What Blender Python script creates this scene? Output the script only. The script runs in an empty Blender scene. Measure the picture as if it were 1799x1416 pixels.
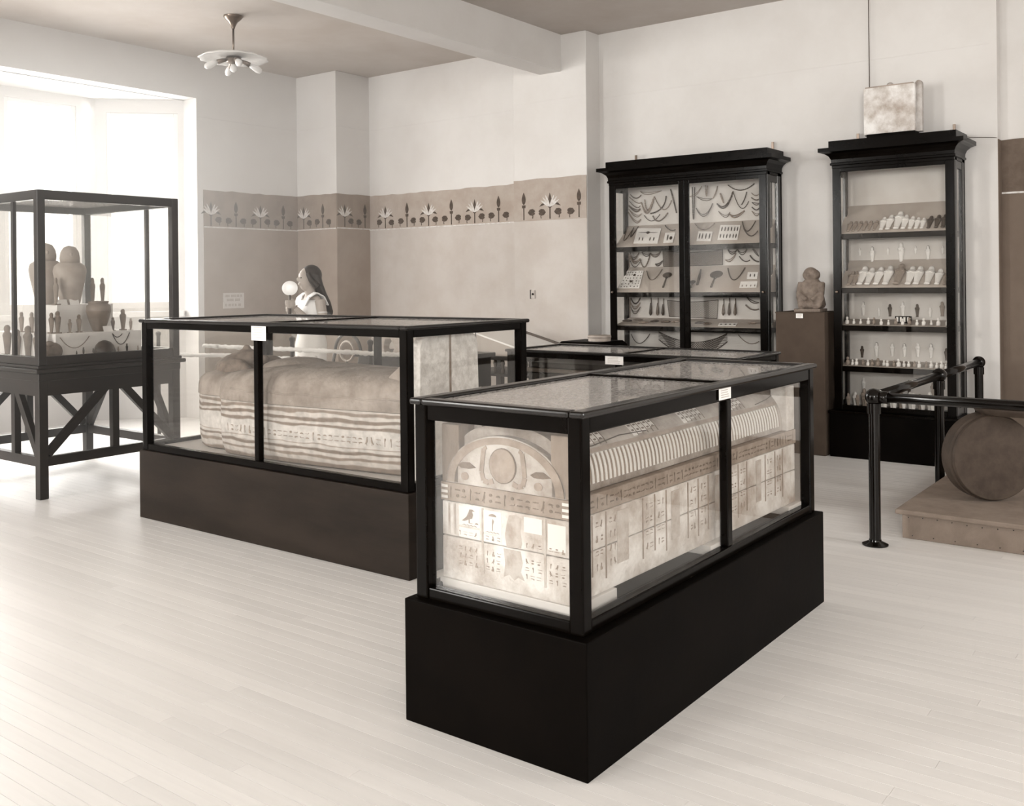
import bpy, bmesh, math, random
from mathutils import Vector, Matrix
random.seed(7)
PI = math.pi
sc = bpy.context.scene
col = sc.collection

# ------------------------------------------------------------------ camera
cam_d = bpy.data.cameras.new('camera')
cam = bpy.data.objects.new('camera', cam_d)
col.objects.link(cam)
cam_d.sensor_fit = 'HORIZONTAL'
cam_d.sensor_width = 36.0
cam_d.lens = 1722.78 / 1799 * 36.0
cam_d.shift_x = 0.0
cam_d.shift_y = -(708 - 492.8) / 1799
cam_d.clip_start = 0.05
YAW, ROLL = 0.645258459, -0.0105530653
_f = Vector((math.cos(YAW), math.sin(YAW), 0))
_r = Vector((math.sin(YAW), -math.cos(YAW), 0))
_u = Vector((0, 0, 1))
_r2 = math.cos(ROLL) * _r + math.sin(ROLL) * _u
_u2 = -math.sin(ROLL) * _r + math.cos(ROLL) * _u
m = Matrix.Identity(4)
for i in range(3):
    m[i][0] = _r2[i]; m[i][1] = _u2[i]; m[i][2] = -_f[i]
m[0][3], m[1][3], m[2][3] = 0, 0, 1.45
cam.matrix_world = m
sc.camera = cam

# ------------------------------------------------------------------ world, daylight, exposure
w = bpy.data.worlds.new('sky'); sc.world = w; w.use_nodes = True
bg = w.node_tree.nodes['Background']
bg.inputs[0].default_value = (1.0, 0.985, 0.955, 1)
bg.inputs[1].default_value = 3.0
def area(name, loc, direction, sx, sz, power, spread=180):
    l = bpy.data.lights.new(name, 'AREA'); l.shape = 'RECTANGLE'
    l.size = sx; l.size_y = sz; l.energy = power; l.spread = math.radians(spread); l.color = (1.0, 0.985, 0.955)
    o = bpy.data.objects.new(name, l); col.objects.link(o)
    o.location = loc
    o.rotation_euler = Vector(direction).to_track_quat('-Z', 'Y').to_euler()
    return o
# daylight behind the bay window (visible) and in unseen window openings of the other two walls
area('daylight_bay_middle', (4.66, 10.55, 2.4), (0, -1, -.55), 2.5, 2.6, 600, 150)
area('daylight_bay_side', (6.36, 9.88, 2.35), (-1, -1, -.7), 1.0, 2.6, 90, 150)
area('daylight_bay_far_side', (2.96, 9.88, 2.35), (1, -1, -.7), 1.0, 2.6, 25, 150)
for yy, pw_ in ((-2.6, 370), (0.3, 10), (3.4, 140), (7.7, 330)):  # the last of these is an added window lamp, brightening the left floor
    area('daylight_unseen_side_window', (-4.62, yy, 2.5), (1, 0, -0.22 if yy < 0 else -0.42), 1.5 if yy < 5 else 1.1, 2.1, pw_, 135)
area('daylight_end_window', (5.6, -4.12, 2.5), (0, 1, -0.8), 1.5, 2.1, 80, 135)
area('daylight_end_window', (2.4, -4.12, 2.5), (0, 1, -0.8), 1.5, 2.1, 15, 135)
vs = sc.view_settings
vs.view_transform = 'Standard'; vs.look = 'None'; vs.gamma = 1.0; vs.use_curve_mapping = False
vs.exposure = -0.05
sc.cycles.transparent_max_bounces = 48
sc.cycles.max_bounces = 10
GLARE_DENSITY = 0.155                                    # density of the volume that imitates lens glare by the bay

# ------------------------------------------------------------------ materials
def sep(v, warm=1.0):
    k = 0.30 + 0.87 * max(0.0, min(1.0, (0.64 - v) / 0.3))
    g = 1 - (0.28 - 0.22 * math.sqrt(v)) * warm * k
    b = 1 - (0.45 - 0.32 * math.sqrt(v)) * warm * k
    return (v, v * g, v * b, 1)
MATS = {}
def mat(name, v, rough=0.6, var=0.0, scale=8.0, bump=0.0, bscale=60.0, spec=0.5, metal=0.0, coat=0.0,
        stretch=(1, 1, 1), v2=None, detail=6.0, warm=1.0, objrand=0.0):
    if name in MATS: return MATS[name]
    mt = bpy.data.materials.new(name); mt.use_nodes = True
    nt = mt.node_tree; N = nt.nodes; L = nt.links
    b = N['Principled BSDF']
    b.inputs['Roughness'].default_value = rough
    b.inputs['Metallic'].default_value = metal
    b.inputs['Specular IOR Level'].default_value = spec
    if coat: b.inputs['Coat Weight'].default_value = coat; b.inputs['Coat Roughness'].default_value = 0.08
    c = sep(v, warm)
    b.inputs['Base Color'].default_value = c
    tc = N.new('ShaderNodeTexCoord'); mp = N.new('ShaderNodeMapping'); mp.inputs['Scale'].default_value = stretch
    L.new(tc.outputs['Object'], mp.inputs['Vector'])
    last = None
    if var or v2 is not None:
        nz = N.new('ShaderNodeTexNoise'); nz.inputs['Scale'].default_value = scale; nz.inputs['Detail'].default_value = detail
        nz.inputs['Roughness'].default_value = 0.62
        L.new(mp.outputs[0], nz.inputs['Vector'])
        cr = N.new('ShaderNodeValToRGB')
        lo = max(0.001, v * (1 - var)) if v2 is None else v2
        cr.color_ramp.elements[0].position = 0.34; cr.color_ramp.elements[0].color = sep(lo, warm)
        cr.color_ramp.elements[1].position = 0.62; cr.color_ramp.elements[1].color = sep(min(0.95, v * (1 + var * 0.3)), warm)
        L.new(nz.outputs[0], cr.inputs[0]); last = cr.outputs[0]
        if objrand:
            oi = N.new('ShaderNodeObjectInfo'); hsv = N.new('ShaderNodeHueSaturation')
            mr = N.new('ShaderNodeMapRange'); mr.inputs[3].default_value = 1 - objrand; mr.inputs[4].default_value = 1 + objrand * 0.5
            L.new(oi.outputs['Random'], mr.inputs[0]); L.new(mr.outputs[0], hsv.inputs['Value'])
            L.new(last, hsv.inputs['Color']); last = hsv.outputs[0]
        L.new(last, b.inputs['Base Color'])
    if bump:
        n2 = N.new('ShaderNodeTexNoise'); n2.inputs['Scale'].default_value = bscale; n2.inputs['Detail'].default_value = 4
        L.new(mp.outputs[0], n2.inputs['Vector'])
        bp = N.new('ShaderNodeBump'); bp.inputs['Strength'].default_value = bump; bp.inputs['Distance'].default_value = 0.01
        L.new(n2.outputs[0], bp.inputs['Height']); L.new(bp.outputs[0], b.inputs['Normal'])
    MATS[name] = mt
    return mt
def glass_mat(name, tint, boost=1.0, dust=0.0):
    mt = bpy.data.materials.new(name); mt.use_nodes = True
    nt = mt.node_tree; N = nt.nodes; L = nt.links
    N.remove(N['Principled BSDF'])
    tr = N.new('ShaderNodeBsdfTransparent'); tr.inputs[0].default_value = (tint, tint * .995, tint * .985, 1)
    gl = N.new('ShaderNodeBsdfGlossy'); gl.inputs['Roughness'].default_value = 0.015; gl.inputs['Color'].default_value = (.97, .97, .97, 1)
    lw = N.new('ShaderNodeLayerWeight'); lw.inputs[0].default_value = 0.5
    p = N.new('ShaderNodeMath'); p.operation = 'POWER'; p.inputs[1].default_value = 5
    q = N.new('ShaderNodeMath'); q.operation = 'MULTIPLY_ADD'; q.inputs[1].default_value = 0.9 * boost; q.inputs[2].default_value = 0.035
    L.new(lw.outputs['Facing'], p.inputs[0]); L.new(p.outputs[0], q.inputs[0])
    mx = N.new('ShaderNodeMixShader'); L.new(q.outputs[0], mx.inputs[0]); L.new(tr.outputs[0], mx.inputs[1]); L.new(gl.outputs[0], mx.inputs[2])
    out = mx.outputs[0]
    if dust:                                   # a film of dust lying on the pane
        df = N.new('ShaderNodeBsdfDiffuse'); df.inputs[0].default_value = sep(.62)
        nz = N.new('ShaderNodeTexNoise'); nz.inputs['Scale'].default_value = 70; nz.inputs['Detail'].default_value = 6
        tc = N.new('ShaderNodeTexCoord'); L.new(tc.outputs['Object'], nz.inputs['Vector'])
        mr = N.new('ShaderNodeMapRange'); mr.inputs[1].default_value = .3; mr.inputs[2].default_value = .7
        mr.inputs[3].default_value = dust * .5; mr.inputs[4].default_value = dust * 1.5
        L.new(nz.outputs[0], mr.inputs[0])
        m2 = N.new('ShaderNodeMixShader'); L.new(mr.outputs[0], m2.inputs[0]); L.new(out, m2.inputs[1]); L.new(df.outputs[0], m2.inputs[2]); out = m2.outputs[0]
    L.new(out, N['Material Output'].inputs[0])
    MATS[name] = mt
    return mt
PLASTER = mat('plaster_wall', 0.65, 0.85, 0.05, 1.6, 0.06, 40)
CEIL = mat('plaster_ceiling', 0.50, 0.9, 0.10, 1.2)
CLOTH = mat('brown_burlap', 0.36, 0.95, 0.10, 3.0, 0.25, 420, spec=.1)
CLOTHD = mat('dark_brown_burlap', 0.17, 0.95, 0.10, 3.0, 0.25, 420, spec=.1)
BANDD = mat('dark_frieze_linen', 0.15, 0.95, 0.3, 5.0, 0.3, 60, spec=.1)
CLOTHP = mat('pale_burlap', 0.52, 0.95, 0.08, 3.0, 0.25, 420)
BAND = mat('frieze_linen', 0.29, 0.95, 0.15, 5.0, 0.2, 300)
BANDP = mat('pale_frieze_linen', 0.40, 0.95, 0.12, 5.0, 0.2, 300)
MOTIF = mat('dark_stencil_paint', 0.085, 0.9, 0.35, 25)
PETAL = mat('white_stencil_paint', 0.62, 0.9, 0.2, 25)
FLOORM = mat('pale_maple_boards', 0.82, 0.42, 0.05, 2.2, 0.03, 90, stretch=(9, 0.7, 1), objrand=0.05)
SUBF = mat('dark_subfloor', 0.10, 0.9)
BLACK = mat('black_lacquer', 0.003, 0.16, 0.25, 3.0, 0.02, 25, spec=0.07)
POLISH = mat('polished_black_wood', 0.004, 0.22, 0.25, 3.0, 0.02, 25, spec=0.5)
BLACKB = mat('black_painted_board', 0.003, 0.5, 0.5, 2.5, 0.04, 30, spec=0.03)
BROWNB = mat('brown_black_board', 0.022, 0.42, 0.4, 1.4, 0.05, 30, spec=0.15, warm=1.0, stretch=(1, 1, 5))
DARKW = mat('dark_stained_wood', 0.016, 0.4, 0.4, 3.0, 0.05, 40, stretch=(1, 1, 4))
BROWNW = mat('brown_wood', 0.09, 0.5, 0.35, 4.0, 0.06, 40, stretch=(1, 1, 5))
GLASS = glass_mat('case_glass', 0.965)
TOPGLASS = glass_mat('dusty_top_glass', 0.965, 1.0, 0.34)
WGLASS = glass_mat('window_glass', 0.95)
PAINTW = mat('white_window_paint', 0.74, 0.5)
CREAM = mat('cream_display_cloth', 0.62, 0.9, 0.06, 5.0, 0.1, 200)
SLOPEM = mat('grey_display_cloth', 0.46, 0.95, 0.08, 5.0, 0.1, 200)
PAPER = mat('white_card', 0.86, 0.8, 0.03, 20)
INK = mat('dark_ink', 0.06, 0.8)
INKP = mat('faded_ink', 0.30, 0.8)
GESSO = mat('worn_gesso', 0.56, 0.9, 0.0, 6.0, 0.5, 60, v2=0.30, warm=.8)
GESSOW = mat('worn_white_gesso', 0.78, 0.9, 0.0, 6.0, 0.7, 45, v2=0.38)
WASH = mat('faint_tan_wash', 0.55, 0.9, 0.0, 16.0, 0.4, 60, v2=0.38)
FAINT = mat('faint_glyph_ink', 0.34, 0.9, 0.0, 20.0, 0, 60, v2=0.24)
TANP = mat('tan_paint', 0.36, 0.9, 0.0, 14.0, 0.3, 60, v2=0.24)
BROWNP = mat('brown_paint', 0.21, 0.9, 0.0, 14.0, 0.3, 60, v2=0.13)
OLDWOOD = mat('old_coffin_wood', 0.34, 0.85, 0.0, 6.0, 0.5, 40, stretch=(1, 1, 0.3), v2=0.18)
LIDM = mat('weathered_coffin_lid', 0.36, 0.9, 0.0, 7.0, 0.7, 40, v2=0.20, warm=.8)
STONE = mat('brown_stone', 0.22, 0.8, 0.0, 18.0, 0.4, 70, v2=0.12)
GREYST = mat('grey_brown_stone', 0.075, 0.6, 0.0, 10.0, 0.15, 70, v2=0.05, spec=.2)
MAT_ = mat('woven_matting', 0.27, 0.95, 0.15, 8.0, 0.4, 350, spec=.1)
PEDM = mat('brown_cloth_pedestal', 0.08, 0.9, 0.12, 6.0, 0.15, 350, spec=.08)
IRON = mat('black_pipe', 0.004, 0.14, 0.2, 20, spec=0.3)
BRASS = mat('aged_brass', 0.20, 0.28, 0.2, 20, metal=0.9)
FAI = mat('pale_faience', 0.82, 0.5, 0.15, 40)
FAIM = mat('mottled_faience', 0.34, 0.6, 0.5, 60)
FAID = mat('dark_wood_figurine', 0.075, 0.6, 0.3, 40)
BEAD = mat('dark_beads', 0.075, 0.45, 0.6, 90)
BEADM = mat('mid_beads', 0.17, 0.5, 0.6, 90)
BEADP = mat('faded_beads', 0.30, 0.6, 0.5, 90)
BRONZE = mat('dark_bronze', 0.06, 0.4, 0.3, 30)
SKIN = mat('skin', 0.42, 0.55)
HAIR = mat('dark_hair', 0.035, 0.45, 0.3, 30, stretch=(8, 8, 0.6))
DRESS = mat('white_linen_dress', 0.84, 0.85, 0.04, 12, 0.15, 120)
ROPE = mat('white_cotton_rope', 0.85, 0.9, 0.1, 60, 0.6, 160)
MIRR = mat('polished_mirror', 0.9, 0.25, metal=0.0, spec=0.8)
CERAM = mat('pale_pottery', 0.42, 0.6, 0.15, 12)
CERAMD = mat('brown_pottery', 0.24, 0.55, 0.2, 12)

# ------------------------------------------------------------------ mesh helpers
class MB:
    def __init__(s): s.v = []; s.f = []
    def quadbox(s, c):                       # c: 8 corners, bottom 4 then top 4
        n = len(s.v); s.v += [tuple(p) for p in c]
        s.f += [tuple(n + i for i in q) for q in ((0, 3, 2, 1), (4, 5, 6, 7), (0, 1, 5, 4), (1, 2, 6, 5), (2, 3, 7, 6), (3, 0, 4, 7))]
        return s
    def box(s, x0, x1, y0, y1, z0, z1):
        return s.quadbox([(x0, y0, z0), (x1, y0, z0), (x1, y1, z0), (x0, y1, z0), (x0, y0, z1), (x1, y0, z1), (x1, y1, z1), (x0, y1, z1)])
    def bar(s, a, b, wd, ht, up=(0, 0, 1)):
        a = Vector(a); b = Vector(b); d = (b - a).normalized(); up = Vector(up)
        sd = d.cross(up)
        if sd.length < 1e-4: sd = d.cross(Vector((1, 0, 0)))
        sd = sd.normalized() * wd / 2; u = sd.cross(d).normalized() * ht / 2
        return s.quadbox([a - sd - u, a + sd - u, a + sd + u, a - sd + u, b - sd - u, b + sd - u, b + sd + u, b - sd + u])
    def rings(s, rr, cap=True, close=False):   # list of equal length rings
        n = len(s.v); k = len(rr[0])
        for r in rr: s.v += [tuple(p) for p in r]
        R = len(rr)
        for i in range(R if close else R - 1):
            j = (i + 1) % R
            for a in range(k):
                b = (a + 1) % k
                s.f.append((n + i * k + a, n + i * k + b, n + j * k + b, n + j * k + a))
        if cap and not close:
            s.f.append(tuple(n + a for a in reversed(range(k))))
            s.f.append(tuple(n + (R - 1) * k + a for a in range(k)))
        return s
    def lathe(s, prof, c, k=24, sx=1.0, sy=1.0):
        return s.rings([[(c[0] + r * sx * math.cos(2 * PI * a / k), c[1] + r * sy * math.sin(2 * PI * a / k), c[2] + z) for a in range(k)] for r, z in prof])
    def tube(s, pts, r, k=8, close=False):
        pts = [Vector(p) for p in pts]; R = r if isinstance(r, (list, tuple)) else [r] * len(pts)
        rr = []; prev = None; n = len(pts)
        for i, p in enumerate(pts):
            if close: t = pts[(i + 1) % n] - pts[i - 1]
            else: t = pts[min(i + 1, n - 1)] - pts[max(i - 1, 0)]
            t = t.normalized() if t.length > 1e-9 else Vector((0, 0, 1))
            if prev is None:
                ref = Vector((0, 0, 1)) if abs(t.z) < 0.9 else Vector((1, 0, 0))
                a = t.cross(ref).normalized()
            else:
                a = prev - t * prev.dot(t); a = a.normalized() if a.length > 1e-6 else t.orthogonal().normalized()
            prev = a; b = t.cross(a)
            rr.append([p + (a * math.cos(2 * PI * q / k) + b * math.sin(2 * PI * q / k)) * R[i] for q in range(k)])
        return s.rings(rr, True, close)
    def ball(s, c, r, k=14, rot=None):
        r = r if isinstance(r, (list, tuple)) else (r, r, r)
        h = max(4, k // 2 + 1); rr = []
        for i in range(h + 1):
            t = PI * (0.02 + 0.96 * i / h); row = []
            for a in range(k):
                p = Vector((r[0] * math.sin(t) * math.cos(2 * PI * a / k), r[1] * math.sin(t) * math.sin(2 * PI * a / k), -r[2] * math.cos(t)))
                if rot: p = rot @ p
                row.append(Vector(c) + p)
            rr.append(row)
        return s.rings(rr)
    def poly(s, pts, off):                     # planar polygon extruded by vector off
        n = len(s.v); k = len(pts); off = Vector(off)
        s.v += [tuple(p) for p in pts] + [tuple(Vector(p) + off) for p in pts]
        s.f.append(tuple(n + i for i in reversed(range(k)))); s.f.append(tuple(n + k + i for i in range(k)))
        for i in range(k):
            j = (i + 1) % k; s.f.append((n + i, n + j, n + k + j, n + k + i))
        return s
WL = {}
def wloc(o):
    return WL.get(o.name, Vector((0, 0, 0)))
def put(mb, name, material, parent=None, loc=None, smooth=False, bevel=0.0, segs=2, kind=None, fix=True):
    base = Vector(loc) if loc is not None else (wloc(parent) if parent else Vector((0, 0, 0)))
    me = bpy.data.meshes.new(name)
    me.from_pydata([tuple(Vector(p) - base) for p in mb.v], [], mb.f)
    if fix:
        bm = bmesh.new(); bm.from_mesh(me); bmesh.ops.recalc_face_normals(bm, faces=bm.faces); bm.to_mesh(me); bm.free()
    me.materials.append(material)
    if smooth:
        for p in me.polygons: p.use_smooth = True
    o = bpy.data.objects.new(name, me); col.objects.link(o)
    if parent:
        o.parent = parent; o.location = base - wloc(parent)
    else:
        o.location = base
    WL[o.name] = base
    if bevel:
        b = o.modifiers.new('bevel', 'BEVEL'); b.width = bevel; b.segments = segs; b.limit_method = 'ANGLE'
        b.harden_normals = False
    if kind: o['kind'] = kind
    return o
def tag(o, label, cat, group=None):
    o['label'] = label; o['category'] = cat
    if group: o['group'] = group
    return o
def thing(name, loc, label, cat, group=None):
    o = bpy.data.objects.new(name, None); col.objects.link(o); o.location = loc; o.empty_display_size = 0.1
    WL[o.name] = Vector(loc)
    return tag(o, label, cat, group)
def B(*a): return MB().box(*a)
def struct(o): o['kind'] = 'structure'; return o
def auto_smooth(o, ang=40):
    for p in o.data.polygons: p.use_smooth = True
    bm = bmesh.new(); bm.from_mesh(o.data)
    for e in bm.edges:
        if len(e.link_faces) == 2 and e.calc_face_angle(0) > math.radians(ang): e.smooth = False
    bm.to_mesh(o.data); bm.free(); return o
def remesh(o, vox, it=3):
    r = o.modifiers.new('remesh', 'REMESH'); r.mode = 'VOXEL'; r.voxel_size = vox; r.use_smooth_shade = True
    s = o.modifiers.new('smooth', 'SMOOTH'); s.iterations = it; s.factor = 0.5
    return o

# ------------------------------------------------------------------ room shell
XW, ZC, YB, XL, YF = 8.29, 3.875, 9.01, -4.5, -4.0
fl = struct(put(B(XL - .2, 8.9, YF - .2, 10.2, -0.14, -0.012), 'floor', SUBF))
PWD = 0.0585
unit = bpy.data.meshes.new('plank')
_mb = MB().box(0.0007, PWD - 0.0007, 0.0, 1.0, -0.012, 0.0)
unit.from_pydata(_mb.v, [], _mb.f); unit.materials.append(FLOORM)
segs_ = []
x = XL
while x < 8.85:
    y = YF + random.uniform(-2.5, 0)
    while y < 10.1:
        ln = random.choice((1.8, 2.4, 3.0, 3.6, 4.2)) * random.uniform(.85, 1.1)
        y0, y1 = max(YF - .1, y), min(10.1, y + ln)
        if y1 - y0 > 0.05:
            c = Vector((x, (y0 + y1) / 2, 0)); d = c.dot(_f); s = c.dot(_r)
            # how large the board shows: in front of the eye and inside the field of view
            vis = 0
            for t in range(5):
                q = Vector((x, y0 + (y1 - y0) * t / 4, 0)); dd = q.dot(_f); ss = q.dot(_r)
                if dd > 2.0 and abs(ss) < dd * 0.56: vis += 1.0 / dd ** 3
            segs_.append((vis * (y1 - y0), x, y0, y1))
        y += ln
    x += PWD
segs_.sort(key=lambda t: -t[0])
rest = MB()
for i, (vv, x, y0, y1) in enumerate(segs_):
    if i < 298:
        o = bpy.data.objects.new('plank', unit); col.objects.link(o); o.parent = fl
        o.location = (x, y0 + 0.0005, 0); o.scale = (1, y1 - y0 - 0.001, 1)
    else:
        rest.box(x + .0007, x + PWD - .0007, y0 + .0005, y1 - .0005, -0.012, 0.0)
put(rest, 'planks', FLOORM, fl, kind='stuff', fix=False)

struct(put(B(XL - .2, 8.9, YF - .2, YB + .02, ZC, ZC + .15), 'ceiling', CEIL))
# right wall (with a step back at its near end)
struct(put(B(XW, XW + .25, 1.545, YB + .22, 0, ZC), 'wall_right', PLASTER))
struct(put(B(8.40, 8.65, YF - .2, 1.56, 0, ZC), 'wall_right_recess', PLASTER))
# back wall with bay opening
BX0, BX1, BH = 2.95, 6.374, 3.44
bw = MB().box(XL - .2, BX0, YB, YB + .23, 0, ZC).box(BX1, XW + .02, YB, YB + .23, 0, ZC).box(BX0, BX1, YB, YB + .23, BH, ZC)
struct(put(bw, 'wall_back', PLASTER))
def wall_openings(axis, pos0, pos1, lo, hi, ops, z0, z1):
    mb = MB()
    def bx(a, b, c, d):
        if axis == 'x': mb.box(pos0, pos1, a, b, c, d)
        else: mb.box(a, b, pos0, pos1, c, d)
    cur = lo
    for (a, b) in ops:
        bx(cur, a, 0, ZC); bx(a, b, 0, z0); bx(a, b, z1, ZC); cur = b
    bx(cur, hi, 0, ZC)
    return mb
struct(put(wall_openings('x', XL - .2, XL, YF - .2, YB + .1, [(-3.4, -1.8), (-.5, 1.1), (2.6, 4.2), (7.1, 8.3)], 1.4, 3.6), 'wall_left', PLASTER))  # last opening is added to let light onto the left floor
struct(put(wall_openings('y', YF - .2, YF, XL - .2, 8.9, [(1.6, 3.2), (4.8, 6.4)], 1.4, 3.6), 'wall_front', PLASTER))
def window(n, p, d, wd, z0, z1, zm):
    """sash window: p = one lower corner on the inner face, d = unit direction along the wall, outward normal = d rotated"""
    p = Vector((p[0], p[1], 0)); d = Vector((d[0], d[1], 0)).normalized(); nrm = Vector((-d.y, d.x, 0))
    root = thing('window_%d' % n, (p.x, p.y, z0), 'white painted sash window with two large panes', 'window')
    root['kind'] = 'structure'
    for k in ('category',): del root[k]
    def bx(a, b, c, e, n0, n1):
        q = [p + d * a + nrm * n0, p + d * b + nrm * n0, p + d * b + nrm * n1, p + d * a + nrm * n1]
        return MB().quadbox([v + Vector((0, 0, c)) for v in q] + [v + Vector((0, 0, e)) for v in q])
    f = 0.045
    for a, b in ((0, f), (wd - f, wd)): put(bx(a, b, z0, z1, 0.01, 0.09), 'stile', PAINTW, root, bevel=.004)
    for a, b in ((z0, z0 + .07), (zm - .035, zm + .035), (z1 - f, z1)): put(bx(f, wd - f, a, b, 0.01, 0.09), 'sash_rail', PAINTW, root, bevel=.004)
    for a, b in ((z0 + .07, zm - .035), (zm + .035, z1 - f)): put(bx(f, wd - f, a, b, 0.045, 0.049), 'pane', WGLASS, root)
    return root
# bay: three faces
BP = [(6.374, 9.24), (5.72, 9.87), (3.60, 9.87), (2.95, 9.24)]
def bay_face(n, a, b, ops, name, z0=1.19, z1=3.30):
    a = Vector((a[0], a[1], 0)); b = Vector((b[0], b[1], 0)); d = (b - a).normalized(); L_ = (b - a).length; nrm = Vector((d.y, -d.x, 0))
    mb = MB()
    def bx(s0, s1, c, e, n0=0, n1=.12):
        q = [a + d * s0 + nrm * n0, a + d * s1 + nrm * n0, a + d * s1 + nrm * n1, a + d * s0 + nrm * n1]
        mb.quadbox([v + Vector((0, 0, c)) for v in q] + [v + Vector((0, 0, e)) for v in q])
    cur = 0
    for s0, s1 in ops:
        bx(cur, s0, 0, BH); bx(s0, s1, 0, z0); bx(s0, s1, z1, BH); cur = s1
    bx(cur, L_, 0, BH)
    struct(put(mb, name, PLASTER))
    m2 = MB()
    q = [a - nrm * .10, b - nrm * .10, b + nrm * .02, a + nrm * .02]
    m2.quadbox([v + Vector((0, 0, 1.10)) for v in q] + [v + Vector((0, 0, 1.16)) for v in q])
    struct(put(m2, 'trim_%d' % (20 + n), PAINTW, bevel=.006))
    for i, (s0, s1) in enumerate(ops):
        e = a + d * s1
        window(n * 10 + i, (e.x, e.y), (-d.x, -d.y), s1 - s0, z0, z1, 2.392)
bay_face(1, BP[0], BP[1], [(0.06, 0.80)], 'wall_bay_right')
bay_face(2, BP[1], BP[2], [(0.215, 0.965), (1.155, 1.905)], 'wall_bay_middle', z1=3.335)
bay_face(3, BP[2], BP[3], [(0.10, 0.84)], 'wall_bay_left')
struct(put(B(BX0 - .2, BX1 + .2, YB + .2, 10.2, BH, BH + .1), 'ceiling_bay', PLASTER))
for i, yy in enumerate((-3.4, -.5, 2.6, 7.1)):  # last one fills the added opening
    window(40 + i, (XL, yy), (0, 1), 1.6 if yy < 5 else 1.2, 1.4, 3.6, 2.5)
for i, xx in enumerate((1.6, 4.8)):
    window(50 + i, (xx + 1.6, YF), (-1, 0), 1.6, 1.4, 3.6, 2.5)
# pilaster, corner column, beam
struct(put(B(8.05, XW + .01, 5.135, 6.02, 0, ZC), 'trim_1', PLASTER, bevel=.006))
struct(put(B(7.76, XW + .01, 8.34, YB + .01, 0, ZC), 'trim_2', PLASTER, bevel=.006))
struct(put(B(XL, 8.06, 5.425, 5.69, 3.512, ZC + .01), 'trim_3', PLASTER, bevel=.008))
struct(put(B(XL, 8.06, YF, YF + .12, 3.6, ZC + .01), 'trim_4', PLASTER))
# thin picture rail line on the walls
pr = MB().box(XW - .004, XW, 6.03, 8.33, 3.2425, 3.2455).box(8.046, 8.05, 5.14, 6.02, 3.2425, 3.2455).box(XW - .004, XW, 1.6, 5.12, 3.2425, 3.2455)
pr.box(7.756, 7.76, 8.34, YB, 3.2425, 3.2455).box(7.76, XW, 8.336, 8.34, 3.2425, 3.2455).box(6.39, 7.76, YB - .004, YB, 3.2425, 3.2455)
struct(put(pr, 'trim_5', PLASTER))
bb = MB().box(XW - .018, XW, 6.03, 8.33, 0, .16).box(XW - .018, XW, 1.55, 5.12, 0, .16)
struct(put(bb, 'baseboard_right', PAINTW, bevel=.004))
struct(put(B(6.39, 7.75, YB - .018, YB, 0, .16), 'baseboard_back', PAINTW, bevel=.004))

# wall cloth and lotus frieze -------------------------------------------------
def thin(points, t=0.0016):
    """list of polygons in (u, v); extruded along w"""
    mb = MB()
    for pl in points:
        area_ = sum(pl[i][0] * pl[(i + 1) % len(pl)][1] - pl[(i + 1) % len(pl)][0] * pl[i][1] for i in range(len(pl)))
        if area_ < 0: pl = pl[::-1]
        mb.poly([(a, b, 0) for a, b in pl], (0, 0, t))
    return mb
def meshof(mb, name, material):
    me = bpy.data.meshes.new(name); me.from_pydata(mb.v, [], mb.f)
    bm = bmesh.new(); bm.from_mesh(me); bmesh.ops.recalc_face_normals(bm, faces=bm.faces); bm.to_mesh(me); bm.free()
    me.materials.append(material); return me
def leafpoly(cx, cy, a, ln, wd, n=7, base=0.0):
    pts = []
    for i in range(n + 1):
        t = i / n; h = wd * math.sin(PI * t ** 0.8) * .5
        pts.append((ln * t, h))
    for i in range(n - 1, 0, -1):
        t = i / n; h = wd * math.sin(PI * t ** 0.8) * .5
        pts.append((ln * t, -h))
    ca, sa = math.cos(a), math.sin(a)
    return [(cx + p * ca - q * sa, cy + p * sa + q * ca) for p, q in pts]
def strip(p, q, wd):
    dx, dy = q[0] - p[0], q[1] - p[1]; L_ = math.hypot(dx, dy) or 1; nx, ny = -dy / L_ * wd / 2, dx / L_ * wd / 2
    return [(p[0] + nx, p[1] + ny), (q[0] + nx, q[1] + ny), (q[0] - nx, q[1] - ny), (p[0] - nx, p[1] - ny)]
flower = [strip((0, 0), (0, .115), .014), leafpoly(0, .10, PI / 2, .16, .045)]
flower += [[(-.028, .125), (0, .10), (.028, .125), (0, .14)]]
for s in (-1, 1):
    flower.append([(0, .115), (s * .055, .145), (s * .13, .125), (s * .10, .155), (s * .05, .165), (0, .135)])
petals = [leafpoly(0, .12, PI / 2 + s * a, .135, .024) for s in (-1, 1) for a in (.42, .72, 1.02)]
bud = [strip((0, 0), (0, .12), .013), leafpoly(0, .15, PI / 2, .13, .05), [(-.02, .12), (.02, .12), (.024, .15), (-.024, .15)]]
leaf = [[(-.055, .0), (-.03, .032), (.005, .036), (.028, .024), (.034, .006), (.022, 0), (.034, -.006), (.028, -.022), (.0, -.032), (-.03, -.026)], strip((.008, -.03), (.004, -.06), .009)]
ME = {'flower': meshof(thin(flower), 'lotus_flower', MOTIF), 'petals': meshof(thin(petals, .0022), 'lotus_petals', PETAL),
      'bud': meshof(thin(bud), 'lotus_bud', MOTIF), 'leaf': meshof(thin(leaf), 'lotus_leaf', MOTIF)}
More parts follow.
